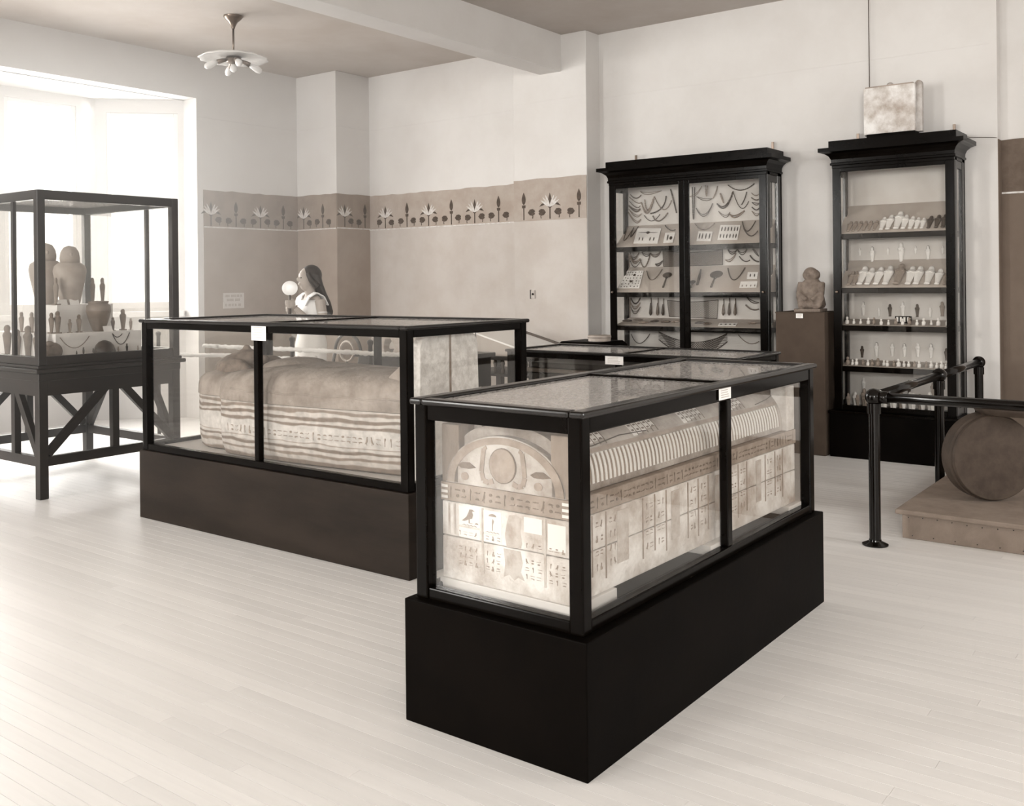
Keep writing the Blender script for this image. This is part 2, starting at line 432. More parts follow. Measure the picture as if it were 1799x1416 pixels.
def frieze(n, name_n, face, lo, hi, zt, zb, flowers, buds, cloth, band, ends, cord=True, lower=True):
    """face = ('x', pos) for walls facing -X or ('y', pos) for walls facing -Y; lo..hi run along the wall"""
    ax, pos = face
    def bx(a, b, c, d, t0, t1):
        return B(pos - t1, pos - t0, a, b, c, d) if ax == 'x' else B(a, b, pos - t1, pos - t0, c, d)
    if lower: struct(put(bx(lo, hi, 0.16, zb, 0, .004), 'trim_%d' % name_n, cloth))
    fb = MB()                                   # frieze cloth with slightly uneven upper edge
    k = max(4, int((hi - lo) / .09)); rr = []
    for i in range(k + 1):
        a = lo + (hi - lo) * i / k; dz = random.uniform(-.006, .006) * (0 < i < k)
        q = [(.0, zb), (.007, zb), (.007, zt + dz), (.0, zt + dz)]
        rr.append([(pos - t, a, z) if ax == 'x' else (a, pos - t, z) for t, z in q])
    fb.rings(rr)
    o = struct(put(fb, 'trim_%d' % (name_n + 1), band))
    if cord: put(bx(lo, hi, zb - .008, zb + .006, .006, .014), 'white_cord', PETAL, o)
    def place(key, a, z, flip=1):
        ob = bpy.data.objects.new({'flower': 'lotus_flower', 'petals': 'lotus_petals', 'bud': 'lotus_bud', 'leaf': 'lotus_leaf'}[key], ME[key]); col.objects.link(ob)
        ob.parent = o
        if ax == 'x':
            ob.matrix_local = Matrix(((0, 0, -1, pos - .0072), (-flip, 0, 0, a), (0, 1, 0, z), (0, 0, 0, 1)))
        else:
            ob.matrix_local = Matrix(((flip, 0, 0, a), (0, 0, -1, pos - .0072), (0, 1, 0, z), (0, 0, 0, 1)))
    for a in flowers:
        place('flower', a, zb + .012); place('petals', a, zb + .012)
    for a in buds: place('bud', a, zb + .012)
    allp = sorted(list(flowers) + list(buds))
    lst = []
    for a in allp:
        for dd, fp in ((.105, 1), (-.105, -1)):
            c = a + dd
            if lo + .06 < c < hi - .06: lst.append((c, fp))
    for c, fp in lst: place('leaf', c, zb + .078 + random.uniform(-.006, .006), fp if ax == 'y' else -fp)
    return o
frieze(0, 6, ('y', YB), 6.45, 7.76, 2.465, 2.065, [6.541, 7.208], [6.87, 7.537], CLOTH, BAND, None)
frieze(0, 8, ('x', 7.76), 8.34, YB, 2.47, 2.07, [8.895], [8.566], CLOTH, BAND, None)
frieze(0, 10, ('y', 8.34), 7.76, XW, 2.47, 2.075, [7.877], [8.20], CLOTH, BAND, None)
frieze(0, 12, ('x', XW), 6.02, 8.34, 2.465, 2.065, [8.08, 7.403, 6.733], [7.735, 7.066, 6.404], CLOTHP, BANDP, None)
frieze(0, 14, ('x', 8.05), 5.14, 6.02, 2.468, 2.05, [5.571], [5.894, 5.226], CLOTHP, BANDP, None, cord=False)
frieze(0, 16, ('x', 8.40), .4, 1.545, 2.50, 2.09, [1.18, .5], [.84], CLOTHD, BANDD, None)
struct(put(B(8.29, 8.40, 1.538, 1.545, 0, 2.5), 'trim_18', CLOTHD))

# wall sign and switch
s_ = thing('wall_sign', (6.83, YB - .006, 1.17), 'pale printed card pinned to the brown cloth by the bay window', 'sign')
put(B(6.69, 6.965, YB - .012, YB - .004, 1.175, 1.345), 'card', mat('buff_card', .55, .9), s_)
sg = MB()
for z, runs in ((1.312, ((6.71, 6.77), (6.79, 6.85), (6.865, 6.895), (6.915, 6.935))), (1.268, ((6.735, 6.82), (6.845, 6.905))), (1.212, ((6.715, 6.735), (6.755, 6.785), (6.80, 6.82), (6.84, 6.865), (6.885, 6.92)))):
    for a, b in runs:
        x = a
        while x < b:
            sg.box(x, x + .006, YB - .0128, YB - .012, z - .014, z + .014); x += .013
put(sg, 'lettering', INKP, s_, kind='stuff')
s_ = thing('light_switch', (8.04, 5.79, 1.28), 'small push button switch plate on the pale pilaster cloth', 'switch')
put(B(8.036, 8.046, 5.765, 5.815, 1.265, 1.35), 'plate', CLOTHP, s_, bevel=.002)
put(B(8.033, 8.046, 5.812, 5.822, 1.262, 1.353), 'edge_strip', DARKW, s_)
put(MB().ball((8.03, 5.785, 1.31), (.012, .012, .012), 10), 'button', DARKW, s_, smooth=True)

# ------------------------------------------------------------------ display cases
def display_case(loc, label, x0, x1, y0, y1, hb, ht, ins, pw, rail, mull_axis, mulls, deck, topbars, basem, framem=BLACK):
    r = thing('display_case', (x0, y0, 0), label, 'display case')
    put(B(x0, x1, y0, y1, 0, hb), 'base', basem, r, bevel=.004)
    a0, a1, b0, b1 = x0 + ins, x1 - ins, y0 + ins, y1 - ins
    put(B(a0 + .01, a1 - .01, b0 + .01, b1 - .01, hb, hb + .018), 'deck', deck, r)
    for px, py in ((a0, b0), (a1 - pw, b0), (a0, b1 - pw), (a1 - pw, b1 - pw)):
        put(B(px, px + pw, py, py + pw, hb, ht - .01), 'post', framem, r, bevel=.006)
    for lo, hi, nm in ((hb, hb + .04, 'bottom_rail'), (ht - rail, ht - .008, 'top_rail')):
        for yy in (b0, b1 - pw): put(B(a0 + pw, a1 - pw, yy + .004, yy + pw - .004, lo, hi), nm, framem, r, bevel=.005)
        for xx in (a0, a1 - pw): put(B(xx + .004, xx + pw - .004, b0 + pw, b1 - pw, lo, hi), nm, framem, r, bevel=.005)
    ov = .014
    for yy in (b0 - ov, b1 - pw + .012): put(B(a0 - ov, a1 + ov, yy, yy + pw + ov - .012, ht - .018, ht + .004), 'cap_moulding', POLISH, r, bevel=.009, segs=3)
    for xx in (a0 - ov, a1 - pw + .012): put(B(xx, xx + pw + ov - .012, b0 + pw - .012, b1 - pw + .012, ht - .018, ht + .004), 'cap_moulding', POLISH, r, bevel=.009, segs=3)
    z0, z1 = hb + .036, ht - rail + .004
    h = pw / 2
    mw = .04
    cuts = [a0 + pw] + sum([[c - mw / 2, c + mw / 2] for c in mulls], []) + [a1 - pw] if mull_axis == 'x' else [a0 + pw, a1 - pw]
    for yy in (b0 + h, b1 - h):
        for i in range(0, len(cuts), 2): put(B(cuts[i] - .004, cuts[i + 1] + .004, yy - .002, yy + .002, z0, z1), 'glass_pane', GLASS, r)
        if mull_axis == 'x':
            for c in mulls: put(B(c - mw / 2, c + mw / 2, yy - h * .7, yy + h * .7, hb + .04, ht - rail), 'mullion', framem, r, bevel=.004)
    cuts = [b0 + pw] + sum([[c - mw / 2, c + mw / 2] for c in mulls], []) + [b1 - pw] if mull_axis == 'y' else [b0 + pw, b1 - pw]
    for xx in (a0 + h, a1 - h):
        for i in range(0, len(cuts), 2): put(B(xx - .002, xx + .002, cuts[i] - .004, cuts[i + 1] + .004, z0, z1), 'glass_pane', GLASS, r)
        if mull_axis == 'y':
            for c in mulls: put(B(xx - h * .7, xx + h * .7, c - mw / 2, c + mw / 2, hb + .04, ht - rail), 'mullion', framem, r, bevel=.004)
    # top panes and bars
    zt = ht - .012
    if mull_axis == 'x':
        e = [a0 + pw - .004] + list(topbars) + [a1 - pw + .004]
        for i in range(len(e) - 1): put(B(e[i], e[i + 1], b0 + pw - .004, b1 - pw + .004, zt, zt + .005), 'top_pane', TOPGLASS, r)
        for c in topbars: put(B(c - .018, c + .018, b0 + pw - .012, b1 - pw + .012, zt - .02, zt + .013), 'top_bar', framem, r, bevel=.004)
    else:
        e = [b0 + pw - .004] + list(topbars) + [b1 - pw + .004]
        for i in range(len(e) - 1): put(B(a0 + pw - .004, a1 - pw + .004, e[i], e[i + 1], zt, zt + .005), 'top_pane', TOPGLASS, r)
        for c in topbars: put(B(a0 + pw - .012, a1 - pw + .012, c - .018, c + .018, zt - .02, zt + .013), 'top_bar', framem, r, bevel=.004)
    return r
C1 = display_case(None, 'black glazed floor case holding the painted chest coffin with vaulted lid', 2.372, 4.33, 1.532, 2.245, .404, 1.062, .028, .05, .068, 'x', [3.43], BLACKB, [3.43], BLACKB)
C2 = display_case(None, 'long black glazed case holding the striped mummy-shaped coffin', 3.482, 4.50, 3.262, 5.545, .420, 1.230, .014, .052, .055, 'y', [4.43], CREAM, [4.43], BROWNB)
C3 = display_case(None, 'low black glazed case holding the dark wooden coffin before the bead cabinet', 6.03, 6.78, 2.69, 4.62, .34, .918, .014, .05, .055, 'y', [3.62], BLACKB, [3.62], BLACKB)
def card(loc, size, nrm, label):
    mb = MB()
    if nrm == 'x': mb.box(loc[0] - .002, loc[0], loc[1] - size[0] / 2, loc[1] + size[0] / 2, loc[2] - size[1] / 2, loc[2] + size[1] / 2)
    else: mb.box(loc[0] - size[0] / 2, loc[0] + size[0] / 2, loc[1] - .002, loc[1], loc[2] - size[1] / 2, loc[2] + size[1] / 2)
    r = thing('label_card', (loc[0], loc[1], loc[2] - size[1] / 2), label, 'card')
    put(mb, 'paper', PAPER, r)
    t = MB(); n = 5
    for i in range(n):
        z = loc[2] + size[1] * (.32 - .64 * i / (n - 1)); a = size[0] * .36 * random.uniform(.6, 1)
        if nrm == 'x': t.box(loc[0] - .0025, loc[0] - .002, loc[1] - a, loc[1] + size[0] * .36, z - .0015, z + .0015)
        else: t.box(loc[0] - size[0] * .36, loc[0] + a, loc[1] - .0025, loc[1] - .002, z - .0015, z + .0015)
    put(t, 'text_lines', mat('faint_ink', .5, .8), r)
    return r
card((3.372, 1.558, 1.028), (.10, .052), 'y', 'small white card on the rail of the vaulted coffin case')
card((3.494, 4.39, 1.176), (.125, .088), 'x', 'square white card on the rail of the striped coffin case')
card((6.042, 3.64, .873), (.15, .065), 'x', 'white card on the rail of the low case before the bead cabinet')

# ------------------------------------------------------------------ vaulted chest coffin in case 1
r = thing('painted_coffin', (2.475, 1.648, .442), 'painted rectangular coffin with vaulted lid, corner posts and sun disc on its end', 'coffin')
X0, Y0 = 2.475, 1.648
LN, WD = 1.74, .525
def bx(u0, u1, v0, v1, z0, z1): return B(X0 + u0, X0 + u1, Y0 + v0, Y0 + v1, z0, z1)
put(bx(-.004, .24, -.01, WD + .01, .4225, .459), 'support_slab', mat('white_board', .68, .8), r, bevel=.002)
put(bx(.86, 1.0, -.03, WD, .4225, .459), 'support_slab', MATS['white_board'], r, bevel=.002)
put(bx(1.62, 1.76, -.02, WD, .4225, .459), 'support_slab', MATS['white_board'], r, bevel=.002)
for z0, z1 in ((.459, .6), (.6025, .716)):
    put(bx(0, .035, 0, WD, z0, z1), 'end_board', GESSOW, r, bevel=.004)
    put(bx(LN - .035, LN, 0, WD, z0, z1), 'end_board', GESSOW, r, bevel=.004)
    put(bx(.0352, LN - .0352, 0.001, .035, z0, z1), 'side_board', GESSOW, r, bevel=.004)
    put(bx(.0352, LN - .0352, WD - .035, WD - .001, z0, z1), 'side_board', GESSOW, r, bevel=.004)
for a in ((-.004, .03, -.004, WD + .004), (LN - .03, LN + .004, -.004, WD + .004), (.0302, LN - .0302, -.003, .03), (.0302, LN - .0302, WD - .03, WD + .003)):
    put(bx(*a, .719, .780), 'lid_rim_board', TANP, r, bevel=.003)
for u in (0, LN - .085):
    for v in (0, WD - .075):
        m_ = OLDWOOD if u == 0 else GESSOW
        put(bx(u, u + .085, v, v + .075, .780, .974), 'corner_post', m_ , r, bevel=.004)
RY, RZ, CYv, CZv = .240, .198, WD / 2, .783
RZE = .166
def vault(th, off=0.0):
    c = math.cos(th); sn = max(0.0, math.sin(th))
    return (CYv - (RY + off) * math.copysign(abs(c) ** .75, c), CZv + (RZ + off) * sn ** .75)
def ell(u0, u1, off, n=26, t0=0, t1=PI):
    return [[(X0 + u, Y0 + vault(t0 + (t1 - t0) * i / n, off)[0], vault(t0 + (t1 - t0) * i / n, off)[1]) for i in range(n + 1)] for u in (u0, u1)]
vb = MB(); e = ell(.03, LN - .03, 0, 40)
ring = e[0] + [(X0 + .03, Y0 + CYv + RY * .9, CZv - .01), (X0 + .03, Y0 + CYv - RY * .9, CZv - .01)]
vb.rings([[(p[0] + (LN - .06) * t, p[1], p[2]) for p in ring] for t in (0, .12, .25, .37, .5, .62, .75, .87, 1)])
auto_smooth(put(vb, 'vaulted_lid', mat('stained_lid_gesso', .46, .9, 0, 5, .5, 60, v2=.20, warm=.8), r))
for u in (0.0, LN - .032):
    ev = MB(); e = [(X0 + u, Y0 + CYv - (RY + .006) * math.cos(PI * i / 28), CZv - .003 + (RZE + .006) * math.sin(PI * i / 28)) for i in range(29)]; ev.poly(e, (.032, 0, 0)); put(ev, 'lunette_board', GESSO, r, bevel=.002)
# decoration of the end: arch band, sun disc, cobras, eyes (thin painted relief)
def end_poly(pts, t, x=0.0): return MB().poly([(X0 - x, Y0 + WD - a, b) for a, b in pts], (-t, 0, 0))
def ring_poly(mb, inner, outer, x, t):
    n = len(inner)
    for i in range(n - 1):
        q = [inner[i], inner[i + 1], outer[i + 1], outer[i]]
        mb.poly([(X0 - x, Y0 + WD - a, b) for a, b in q], (-t, 0, 0))
ab = MB(); N_ = 28
def arc(k): return [(CYv - RY * k * math.cos(PI * i / N_), CZv + RZE * k * math.sin(PI * i / N_)) for i in range(N_ + 1)]
ring_poly(ab, arc(.86), arc(.99), 0, .002)
put(ab, 'arch_band', TANP, r)
def disc(cx, cz, rx, rz, t, n=26): return end_poly([(cx + rx * math.cos(2 * PI * i / n), cz + rz * math.sin(2 * PI * i / n)) for i in range(n)], t)
put(disc(.262, .858, .055, .057, .003), 'sun_disc_outline', BROWNP, r)
put(disc(.262, .858, .052, .054, .0045), 'sun_disc', TANP, r)
def ribbon(mb, pts, wd, t=.0022, x=0.0):
    for i in range(len(pts) - 1): mb.poly([(X0 - x, Y0 + WD - a, b) for a, b in strip(pts[i], pts[i + 1], wd)], (-t, 0, 0))
for s in (-1, 1):
    cb = MB(); c = .262
    ribbon(cb, [(c + s * .078, .905), (c + s * .084, .87), (c + s * .088, .83), (c + s * .08, .803), (c + s * .06, .798), (c + s * .04, .806)], .017)
    ribbon(cb, [(c + s * .078, .905), (c + s * .066, .912)], .012)
    put(cb, 'cobra', TANP, r)
    eb = MB(); ec = c + s * .150
    eb.poly([(X0, Y0 + WD - a, b) for a, b in [(ec - .04, .842), (ec - .02, .853), (ec + .01, .855), (ec + .038, .840), (ec + .01, .834), (ec - .025, .834)]], (-.0022, 0, 0))
    put(eb, 'painted_eye', BROWNP, r)
    gb = disc(ec - .01, .808, .016, .013, .002); put(gb, 'round_glyph', TANP, r)
# glyph generator -------------------------------------------------------------
SIGNS = {                                      # little picture signs in a unit square
    'bird': [[(.05, .12), (.35, .42), (.5, .75), (.55, .95), (.72, .97), (.9, .86), (.72, .84), (.78, .6), (.72, .35), (.5, .25), (.2, .1)], [(.5, .28), (.56, .28), (.56, .02), (.75, .02), (.75, .0), (.5, .0)]],
    'water': [[(0, .45), (.12, .65), (.25, .45), (.37, .65), (.5, .45), (.62, .65), (.75, .45), (.87, .65), (1, .45), (1, .35), (.87, .52), (.75, .35), (.62, .52), (.5, .35), (.37, .52), (.25, .35), (.12, .52), (0, .35)]],
    'reed': [[(.46, 0), (.54, 0), (.56, .5), (.72, .8), (.55, 1), (.42, .75), (.45, .45)]],
    'loaf': [[(.1, .25), (.2, .5), (.4, .62), (.6, .62), (.8, .5), (.9, .25)]],
    'eye': [[(0, .5), (.25, .7), (.6, .7), (1, .5), (.7, .4), (.3, .4)], [(.6, .42), (.7, .42), (.85, .1), (.75, .1)]],
    'disc': [[(.5 + .3 * math.cos(t), .5 + .3 * math.sin(t)) for t in [2 * PI * i / 10 for i in range(10)]]],
    'seated': [[(.2, 0), (.85, 0), (.85, .35), (.6, .42), (.62, .62), (.66, .85), (.5, .98), (.34, .85), (.36, .62), (.22, .5)]],
    'viper': [[(0, .3), (.3, .38), (.6, .3), (.85, .4), (.95, .72), (.85, .7), (.75, .5), (.55, .42), (.3, .5), (0, .42)]],
    'feather': [[(.45, 0), (.55, 0), (.57, .55), (.78, .85), (.6, 1), (.4, .88), (.43, .5)]],
    'bolt': [[(0, .42), (1, .42), (1, .56), (0, .56)], [(.35, .34), (.45, .34), (.45, .64), (.35, .64)]]}
def glyphs(mb, mapf, u0, u1, v0, v1, su, wd=.0022, fill=.8, seed=None):
    rnd = random.Random(seed); H_ = v1 - v0; lo = v0 + H_ * (1 - fill) / 2; hh = H_ * fill
    tall = ['bird', 'reed', 'seated', 'feather']; flat = ['water', 'loaf', 'eye', 'disc', 'viper', 'bolt']
    def sign(nm, a, b, w_, h_):
        fl_ = rnd.random() < .3
        for pl in SIGNS[nm]:
            q = [(a + (1 - x_ if fl_ else x_) * w_, b + y_ * h_) for x_, y_ in pl]; n = len(mb.v); k = len(q)
            mb.v += [tuple(mapf(x_, y_, 0)) for x_, y_ in q] + [tuple(mapf(x_, y_, .0012)) for x_, y_ in q]
            mb.f.append(tuple(n + i for i in range(k))); mb.f.append(tuple(n + k + i for i in reversed(range(k))))
            for i in range(k): mb.f.append((n + i, n + (i + 1) % k, n + k + (i + 1) % k, n + k + i))
    u = u0
    while u < u1 - su * .5:
        if rnd.random() < .42: sign(rnd.choice(tall), u + su * .1, lo, su * .62, hh)
        else:
            sign(rnd.choice(flat), u + su * .08, lo + hh * .52, su * .72, hh * .46); sign(rnd.choice(flat), u + su * .08, lo, su * .72, hh * .46)
        u += su * rnd.uniform(.85, 1.05)
    return mb
end_map = lambda a, b, t: (X0 - .0042 - t, Y0 + WD - a, b)
end_low = lambda a, b, t: (X0 - t - .0002, Y0 + WD - a, b)
put(glyphs(MB(), end_map, .03, .50, .728, .772, .030, .004, .85, 3), 'glyph_row', BROWNP, r, kind='stuff')
for v in (0.002, WD - .03):
    stp = MB()
    for z in (.727, .745, .763): stp.box(X0 - .006, X0 - .004, Y0 + v, Y0 + v + .028, z, z + .009)
    put(stp, 'corner_stripes', PAINTW, r)
for a0, a1, z0, z1 in ((.075, .165, .645, .708), (.18, .255, .635, .708), (.075, .165, .606, .638), (.18, .255, .606, .63), (.345, .415, .66, .708), (.437, .505, .62, .70)):
    put(B(X0 - .0012, X0, Y0 + WD - a1, Y0 + WD - a0, z0, z1), 'white_panel', PAINTW, r)
for a in (.028, .052, .172, .422): put(B(X0 - .0018, X0, Y0 + WD - a - .008, Y0 + WD - a, .50 if a > .1 else .61, .712), 'divider_band', WASH, r)
def end_sign(mb, nm, a, b, w_, h_):
    for pl in SIGNS[nm]: mb.poly([(X0 - .0012, Y0 + WD - (a + x_ * w_), b + y_ * h_) for x_, y_ in pl], (-.0012, 0, 0))
gl = MB()
end_sign(gl, 'bird', .085, .655, .065, .048); end_sign(gl, 'loaf', .142, .652, .018, .012); end_sign(gl, 'water', .09, .64, .06, .016)
end_sign(gl, 'loaf', .198, .685, .04, .022); end_sign(gl, 'reed', .205, .645, .026, .038); end_sign(gl, 'water', .19, .632, .055, .014)
put(gl, 'bird_glyph', TANP, r, kind='stuff')
gl = MB()
for i in range(4):
    for a0, a1 in ((.07, .165), (.345, .41), (.437, .505), (.185, .25)):
        z = .512 + i * .024 if i < 3 else .61
        glyphs(gl, end_low, a0, a1, z, z + .02, .024, .0018, .8, 5 + i * 9 + int(a0 * 100))
put(gl, 'end_glyphs', FAINT, r, kind='stuff')
fg = MB()                                     # washed-out patches where a figure has worn away
for pts in ([(.275, .60), (.268, .64), (.276, .68), (.285, .704), (.31, .708), (.335, .70), (.33, .66), (.336, .62), (.332, .606)],):
    fg.poly([(X0, Y0 + WD - a, b) for a, b in pts], (-.0008, 0, 0))
put(fg, 'worn_figure_head', WASH, r)
fg = MB(); fg.poly([(X0, Y0 + WD - a, b) for a, b in [(.262, .596), (.33, .596), (.338, .56), (.33, .53), (.345, .505), (.32, .512), (.305, .50), (.285, .515), (.262, .505), (.268, .55)]], (-.0008, 0, 0))
put(fg, 'worn_figure_body', WASH, r)
# side decoration (facing -Y): slats on the lower vault, text columns above, glyph rows
def vmap(off0):
    def f(u, th, t): v, z = vault(th, off0 + t); return (X0 + u, Y0 + v, z)
    return f
VM = vmap(.0006)
def vquad(mb, u0, u1, t0, t1, off, n=4, lean=0.0):
    for i in range(n):
        a = t0 + (t1 - t0) * i / n; b = t0 + (t1 - t0) * (i + 1) / n
        la = lean * i / n; lb = lean * (i + 1) / n
        mb.quadbox([VM(u0 + la, a, 0), VM(u1 + la, a, 0), VM(u1 + lb, b, 0), VM(u0 + lb, b, 0), VM(u0 + la, a, off), VM(u1 + la, a, off), VM(u1 + lb, b, off), VM(u0 + lb, b, off)])
band = MB(); vquad(band, .095, LN - .095, .49, .57, .0006, 2)
put(band, 'ochre_bands', TANP, r)
u = .10; sl = MB(); sd = MB()
while u < LN - .12:
    vquad(sl, u, u + .013, .05, .47, .0016, 5); vquad(sd, u + .015, u + .022, .06, .44, .0009, 5); u += .0255
put(sl, 'painted_white_slats', PAINTW, r, kind='stuff'); put(sd, 'painted_tan_slats', TANP, r, kind='stuff')
tc = MB(); tg = MB(); tl = MB()
for c0 in (.12, .46, .82, 1.18):
    for k in range(5):
        u0 = c0 + k * .034
        vquad(tc, u0, u0 + .028, .60 + .03 * k, 1.35 - .03 * k, .0010, 6)
        vquad(tl, u0 + .029, u0 + .033, .60, 1.35 - .03 * k, .0014, 6)
        for j in range(5):
            th = .70 + j * .12
            vquad(tg, u0 + .006, u0 + .021, th, th + .04, .0016, 1)
put(tc, 'white_text_columns', PAINTW, r, kind='stuff'); put(tl, 'column_lines', BROWNP, r, kind='stuff'); put(tg, 'column_glyphs', BROWNP, r, kind='stuff')
side_rim = lambda a, b, t: (X0 + a, Y0 - .0042 - t, b)
side_low = lambda a, b, t: (X0 + a, Y0 - t - .0002 + .001, b)
put(glyphs(MB(), side_rim, .04, LN - .05, .728, .772, .030, .004, .8, 21), 'side_glyph_row', BROWNP, r, kind='stuff')
sp = MB()
for a, wd in ((.26, .07), (.62, .06), (.96, .06), (1.33, .05)): sp.box(X0 + a, X0 + a + wd, Y0 - .0008, Y0 + .002, .53, .70)
put(sp, 'side_tan_panels', WASH, r, kind='stuff')
sp = MB()
for a in (.11, .19, .42, .50, .58, .74, .82, .90, 1.08, 1.16, 1.24, 1.42, 1.52, 1.60): sp.box(X0 + a, X0 + a + .006, Y0 - .0012, Y0 + .002, .50 + random.uniform(0, .03), .712)
put(sp, 'side_line_dividers', TANP, r, kind='stuff')
gl = MB()
for i, a in enumerate((.12, .20, .43, .51, .75, .83, 1.09, 1.17, 1.43, 1.53)):
    for j, z in enumerate((.53, .575, .62, .665)): glyphs(gl, side_low, a + .010, a + .066, z, z + .03, .028, .0018, .75, 100 + i * 7 + j)
put(gl, 'side_glyphs', FAINT, r, kind='stuff')
cr_ = MB()
for pts in ([(.08, .66), (.2, .60), (.38, .68), (.55, .64)], [(1.45, .6), (1.58, .66), (1.66, .74)]):
    for i in range(len(pts) - 1):
        (a, b), (c, d) = pts[i], pts[i + 1]
        cr_.quadbox([VM(a, b, 0), VM(c, d, 0), VM(c, d + .02, 0), VM(a, b + .02, 0), VM(a, b, .002), VM(c, d, .002), VM(c, d + .02, .002), VM(a, b + .02, .002)])
put(cr_, 'lid_cracks', INK, r, kind='stuff')
r.rotation_euler.z = -0.018

# ------------------------------------------------------------------ striped anthropoid coffin in case 2
def stripe_mat():
    mt = bpy.data.materials.new('striped_coffin_paint'); mt.use_nodes = True
    nt = mt.node_tree; N = nt.nodes; L = nt.links; b = N['Principled BSDF']; b.inputs['Roughness'].default_value = .9
    tc = N.new('ShaderNodeTexCoord'); sx = N.new('ShaderNodeSeparateXYZ'); L.new(tc.outputs['Object'], sx.inputs[0])
    mp = N.new('ShaderNodeMapping'); mp.inputs['Scale'].default_value = (3, 2.2, 9); L.new(tc.outputs['Object'], mp.inputs[0])
    nz = N.new('ShaderNodeTexNoise'); nz.inputs['Scale'].default_value = 1.6; nz.inputs['Detail'].default_value = 5; L.new(mp.outputs[0], nz.inputs[0])
    ma = N.new('ShaderNodeMath'); ma.operation = 'MULTIPLY_ADD'; ma.inputs[1].default_value = .05; L.new(nz.outputs[0], ma.inputs[0]); L.new(sx.outputs['Z'], ma.inputs[2])
    mr = N.new('ShaderNodeMapRange'); mr.inputs[1].default_value = .025; mr.inputs[2].default_value = .355; L.new(ma.outputs[0], mr.inputs[0])
    cr = N.new('ShaderNodeValToRGB'); e = cr.color_ramp; e.interpolation = 'LINEAR'
    stops = [(0, .20), (.10, .22), (.13, .52), (.19, .52), (.21, .26), (.24, .26), (.26, .54), (.30, .54), (.315, .2), (.345, .2), (.365, .56), (.40, .56), (.415, .30), (.43, .58), (.70, .60), (.72, .22), (.75, .22), (.765, .55), (.80, .55), (.82, .2), (.855, .2), (.87, .55), (.91, .55), (.925, .25), (.96, .25), (.975, .52)]
    e.elements[0].position = 0; e.elements[0].color = sep(stops[0][1]); e.elements[1].position = 1; e.elements[1].color = sep(.5)
    for p, v in stops[1:]:
        el = e.elements.new(p); el.color = sep(v)
    L.new(mr.outputs[0], cr.inputs[0])
    n2 = N.new('ShaderNodeTexNoise'); n2.inputs['Scale'].default_value = 22; n2.inputs['Detail'].default_value = 6; L.new(tc.outputs['Object'], n2.inputs[0])
    m3 = N.new('ShaderNodeMapRange'); m3.inputs[1].default_value = .3; m3.inputs[2].default_value = .7; m3.inputs[3].default_value = .72; m3.inputs[4].default_value = 1.1; L.new(n2.outputs[0], m3.inputs[0])
    hs = N.new('ShaderNodeHueSaturation'); L.new(cr.outputs[0], hs.inputs['Color']); L.new(m3.outputs[0], hs.inputs['Value'])
    L.new(hs.outputs[0], b.inputs['Base Color'])
    bp = N.new('ShaderNodeBump'); bp.inputs['Strength'].default_value = .4; bp.inputs['Distance'].default_value = .01; L.new(n2.outputs[0], bp.inputs['Height']); L.new(bp.outputs[0], b.inputs['Normal'])
    return mt
r = thing('mummy_coffin', (3.92, 4.4, .436), 'striped mummy-shaped coffin with rounded head and tall pale foot board', 'coffin')
CX = 3.925
SEC = [(5.33, .07), (5.31, .15), (5.26, .205), (5.17, .25), (5.08, .262), (5.00, .255), (4.955, .262), (4.915, .30), (4.86, .338), (4.75, .352), (4.5, .352), (4.2, .335), (3.9, .30), (3.65, .265), (3.45, .238), (3.40, .232)]
def sec_low(y, h):
    pts = []; k = min(1, h / .2); n = 8
    zb, zs = .4385 + (.05 * (1 - k)), .768
    prof = [(0, .82), (.04, .90), (.25, .975), (.6, 1.0), (1, .99)]
    left = [(CX - h * f, y, zb + (zs - zb) * t) for t, f in prof]; right = [(CX + h * f, y, zb + (zs - zb) * t) for t, f in reversed(prof)]
    return left + right
mb = MB().rings([sec_low(y, h) for y, h in SEC]); auto_smooth(put(mb, 'coffin_box', stripe_mat(), r), 35)
def lid_top(y):
    if y > 5.0: return .915
    if y > 4.5: return .915 + (.972 - .915) * (5.0 - y) / .5
    return .972 - .01 * (4.5 - y)
def sec_up(y, h):
    zs, zt = .772, lid_top(y); zt = zs + (zt - zs) * min(1, (h / .25) ** .6); P = []
    n = 14
    for i in range(n + 1):
        th = PI * i / n; c = math.cos(th); s = math.sin(th)
        P.append((CX - (h + .006) * math.copysign(abs(c) ** .45, c), y, zs + (zt - zs) * s ** .55))
    return P
mb = MB().rings([sec_up(y, h) for y, h in SEC]); auto_smooth(put(mb, 'coffin_lid', LIDM, r), 50)
# side folds of the lid
for z, y0, y1 in ((.835, 3.5, 4.75), (.89, 3.55, 4.3)):
    pts = []; n = 16
    for i in range(n + 1):
        y = y0 + (y1 - y0) * i / n
        h = next((SEC[k][1] + (SEC[k + 1][1] - SEC[k][1]) * (SEC[k][0] - y) / (SEC[k][0] - SEC[k + 1][0]) for k in range(len(SEC) - 1) if SEC[k][0] >= y >= SEC[k + 1][0]), .24)
        pts.append((CX - h + (.0 if z < .85 else .03), y, z + .006 * math.sin(i * 1.7)))
    put(MB().tube(pts, .007, 8), 'raised_fold', LIDM, r, smooth=True)
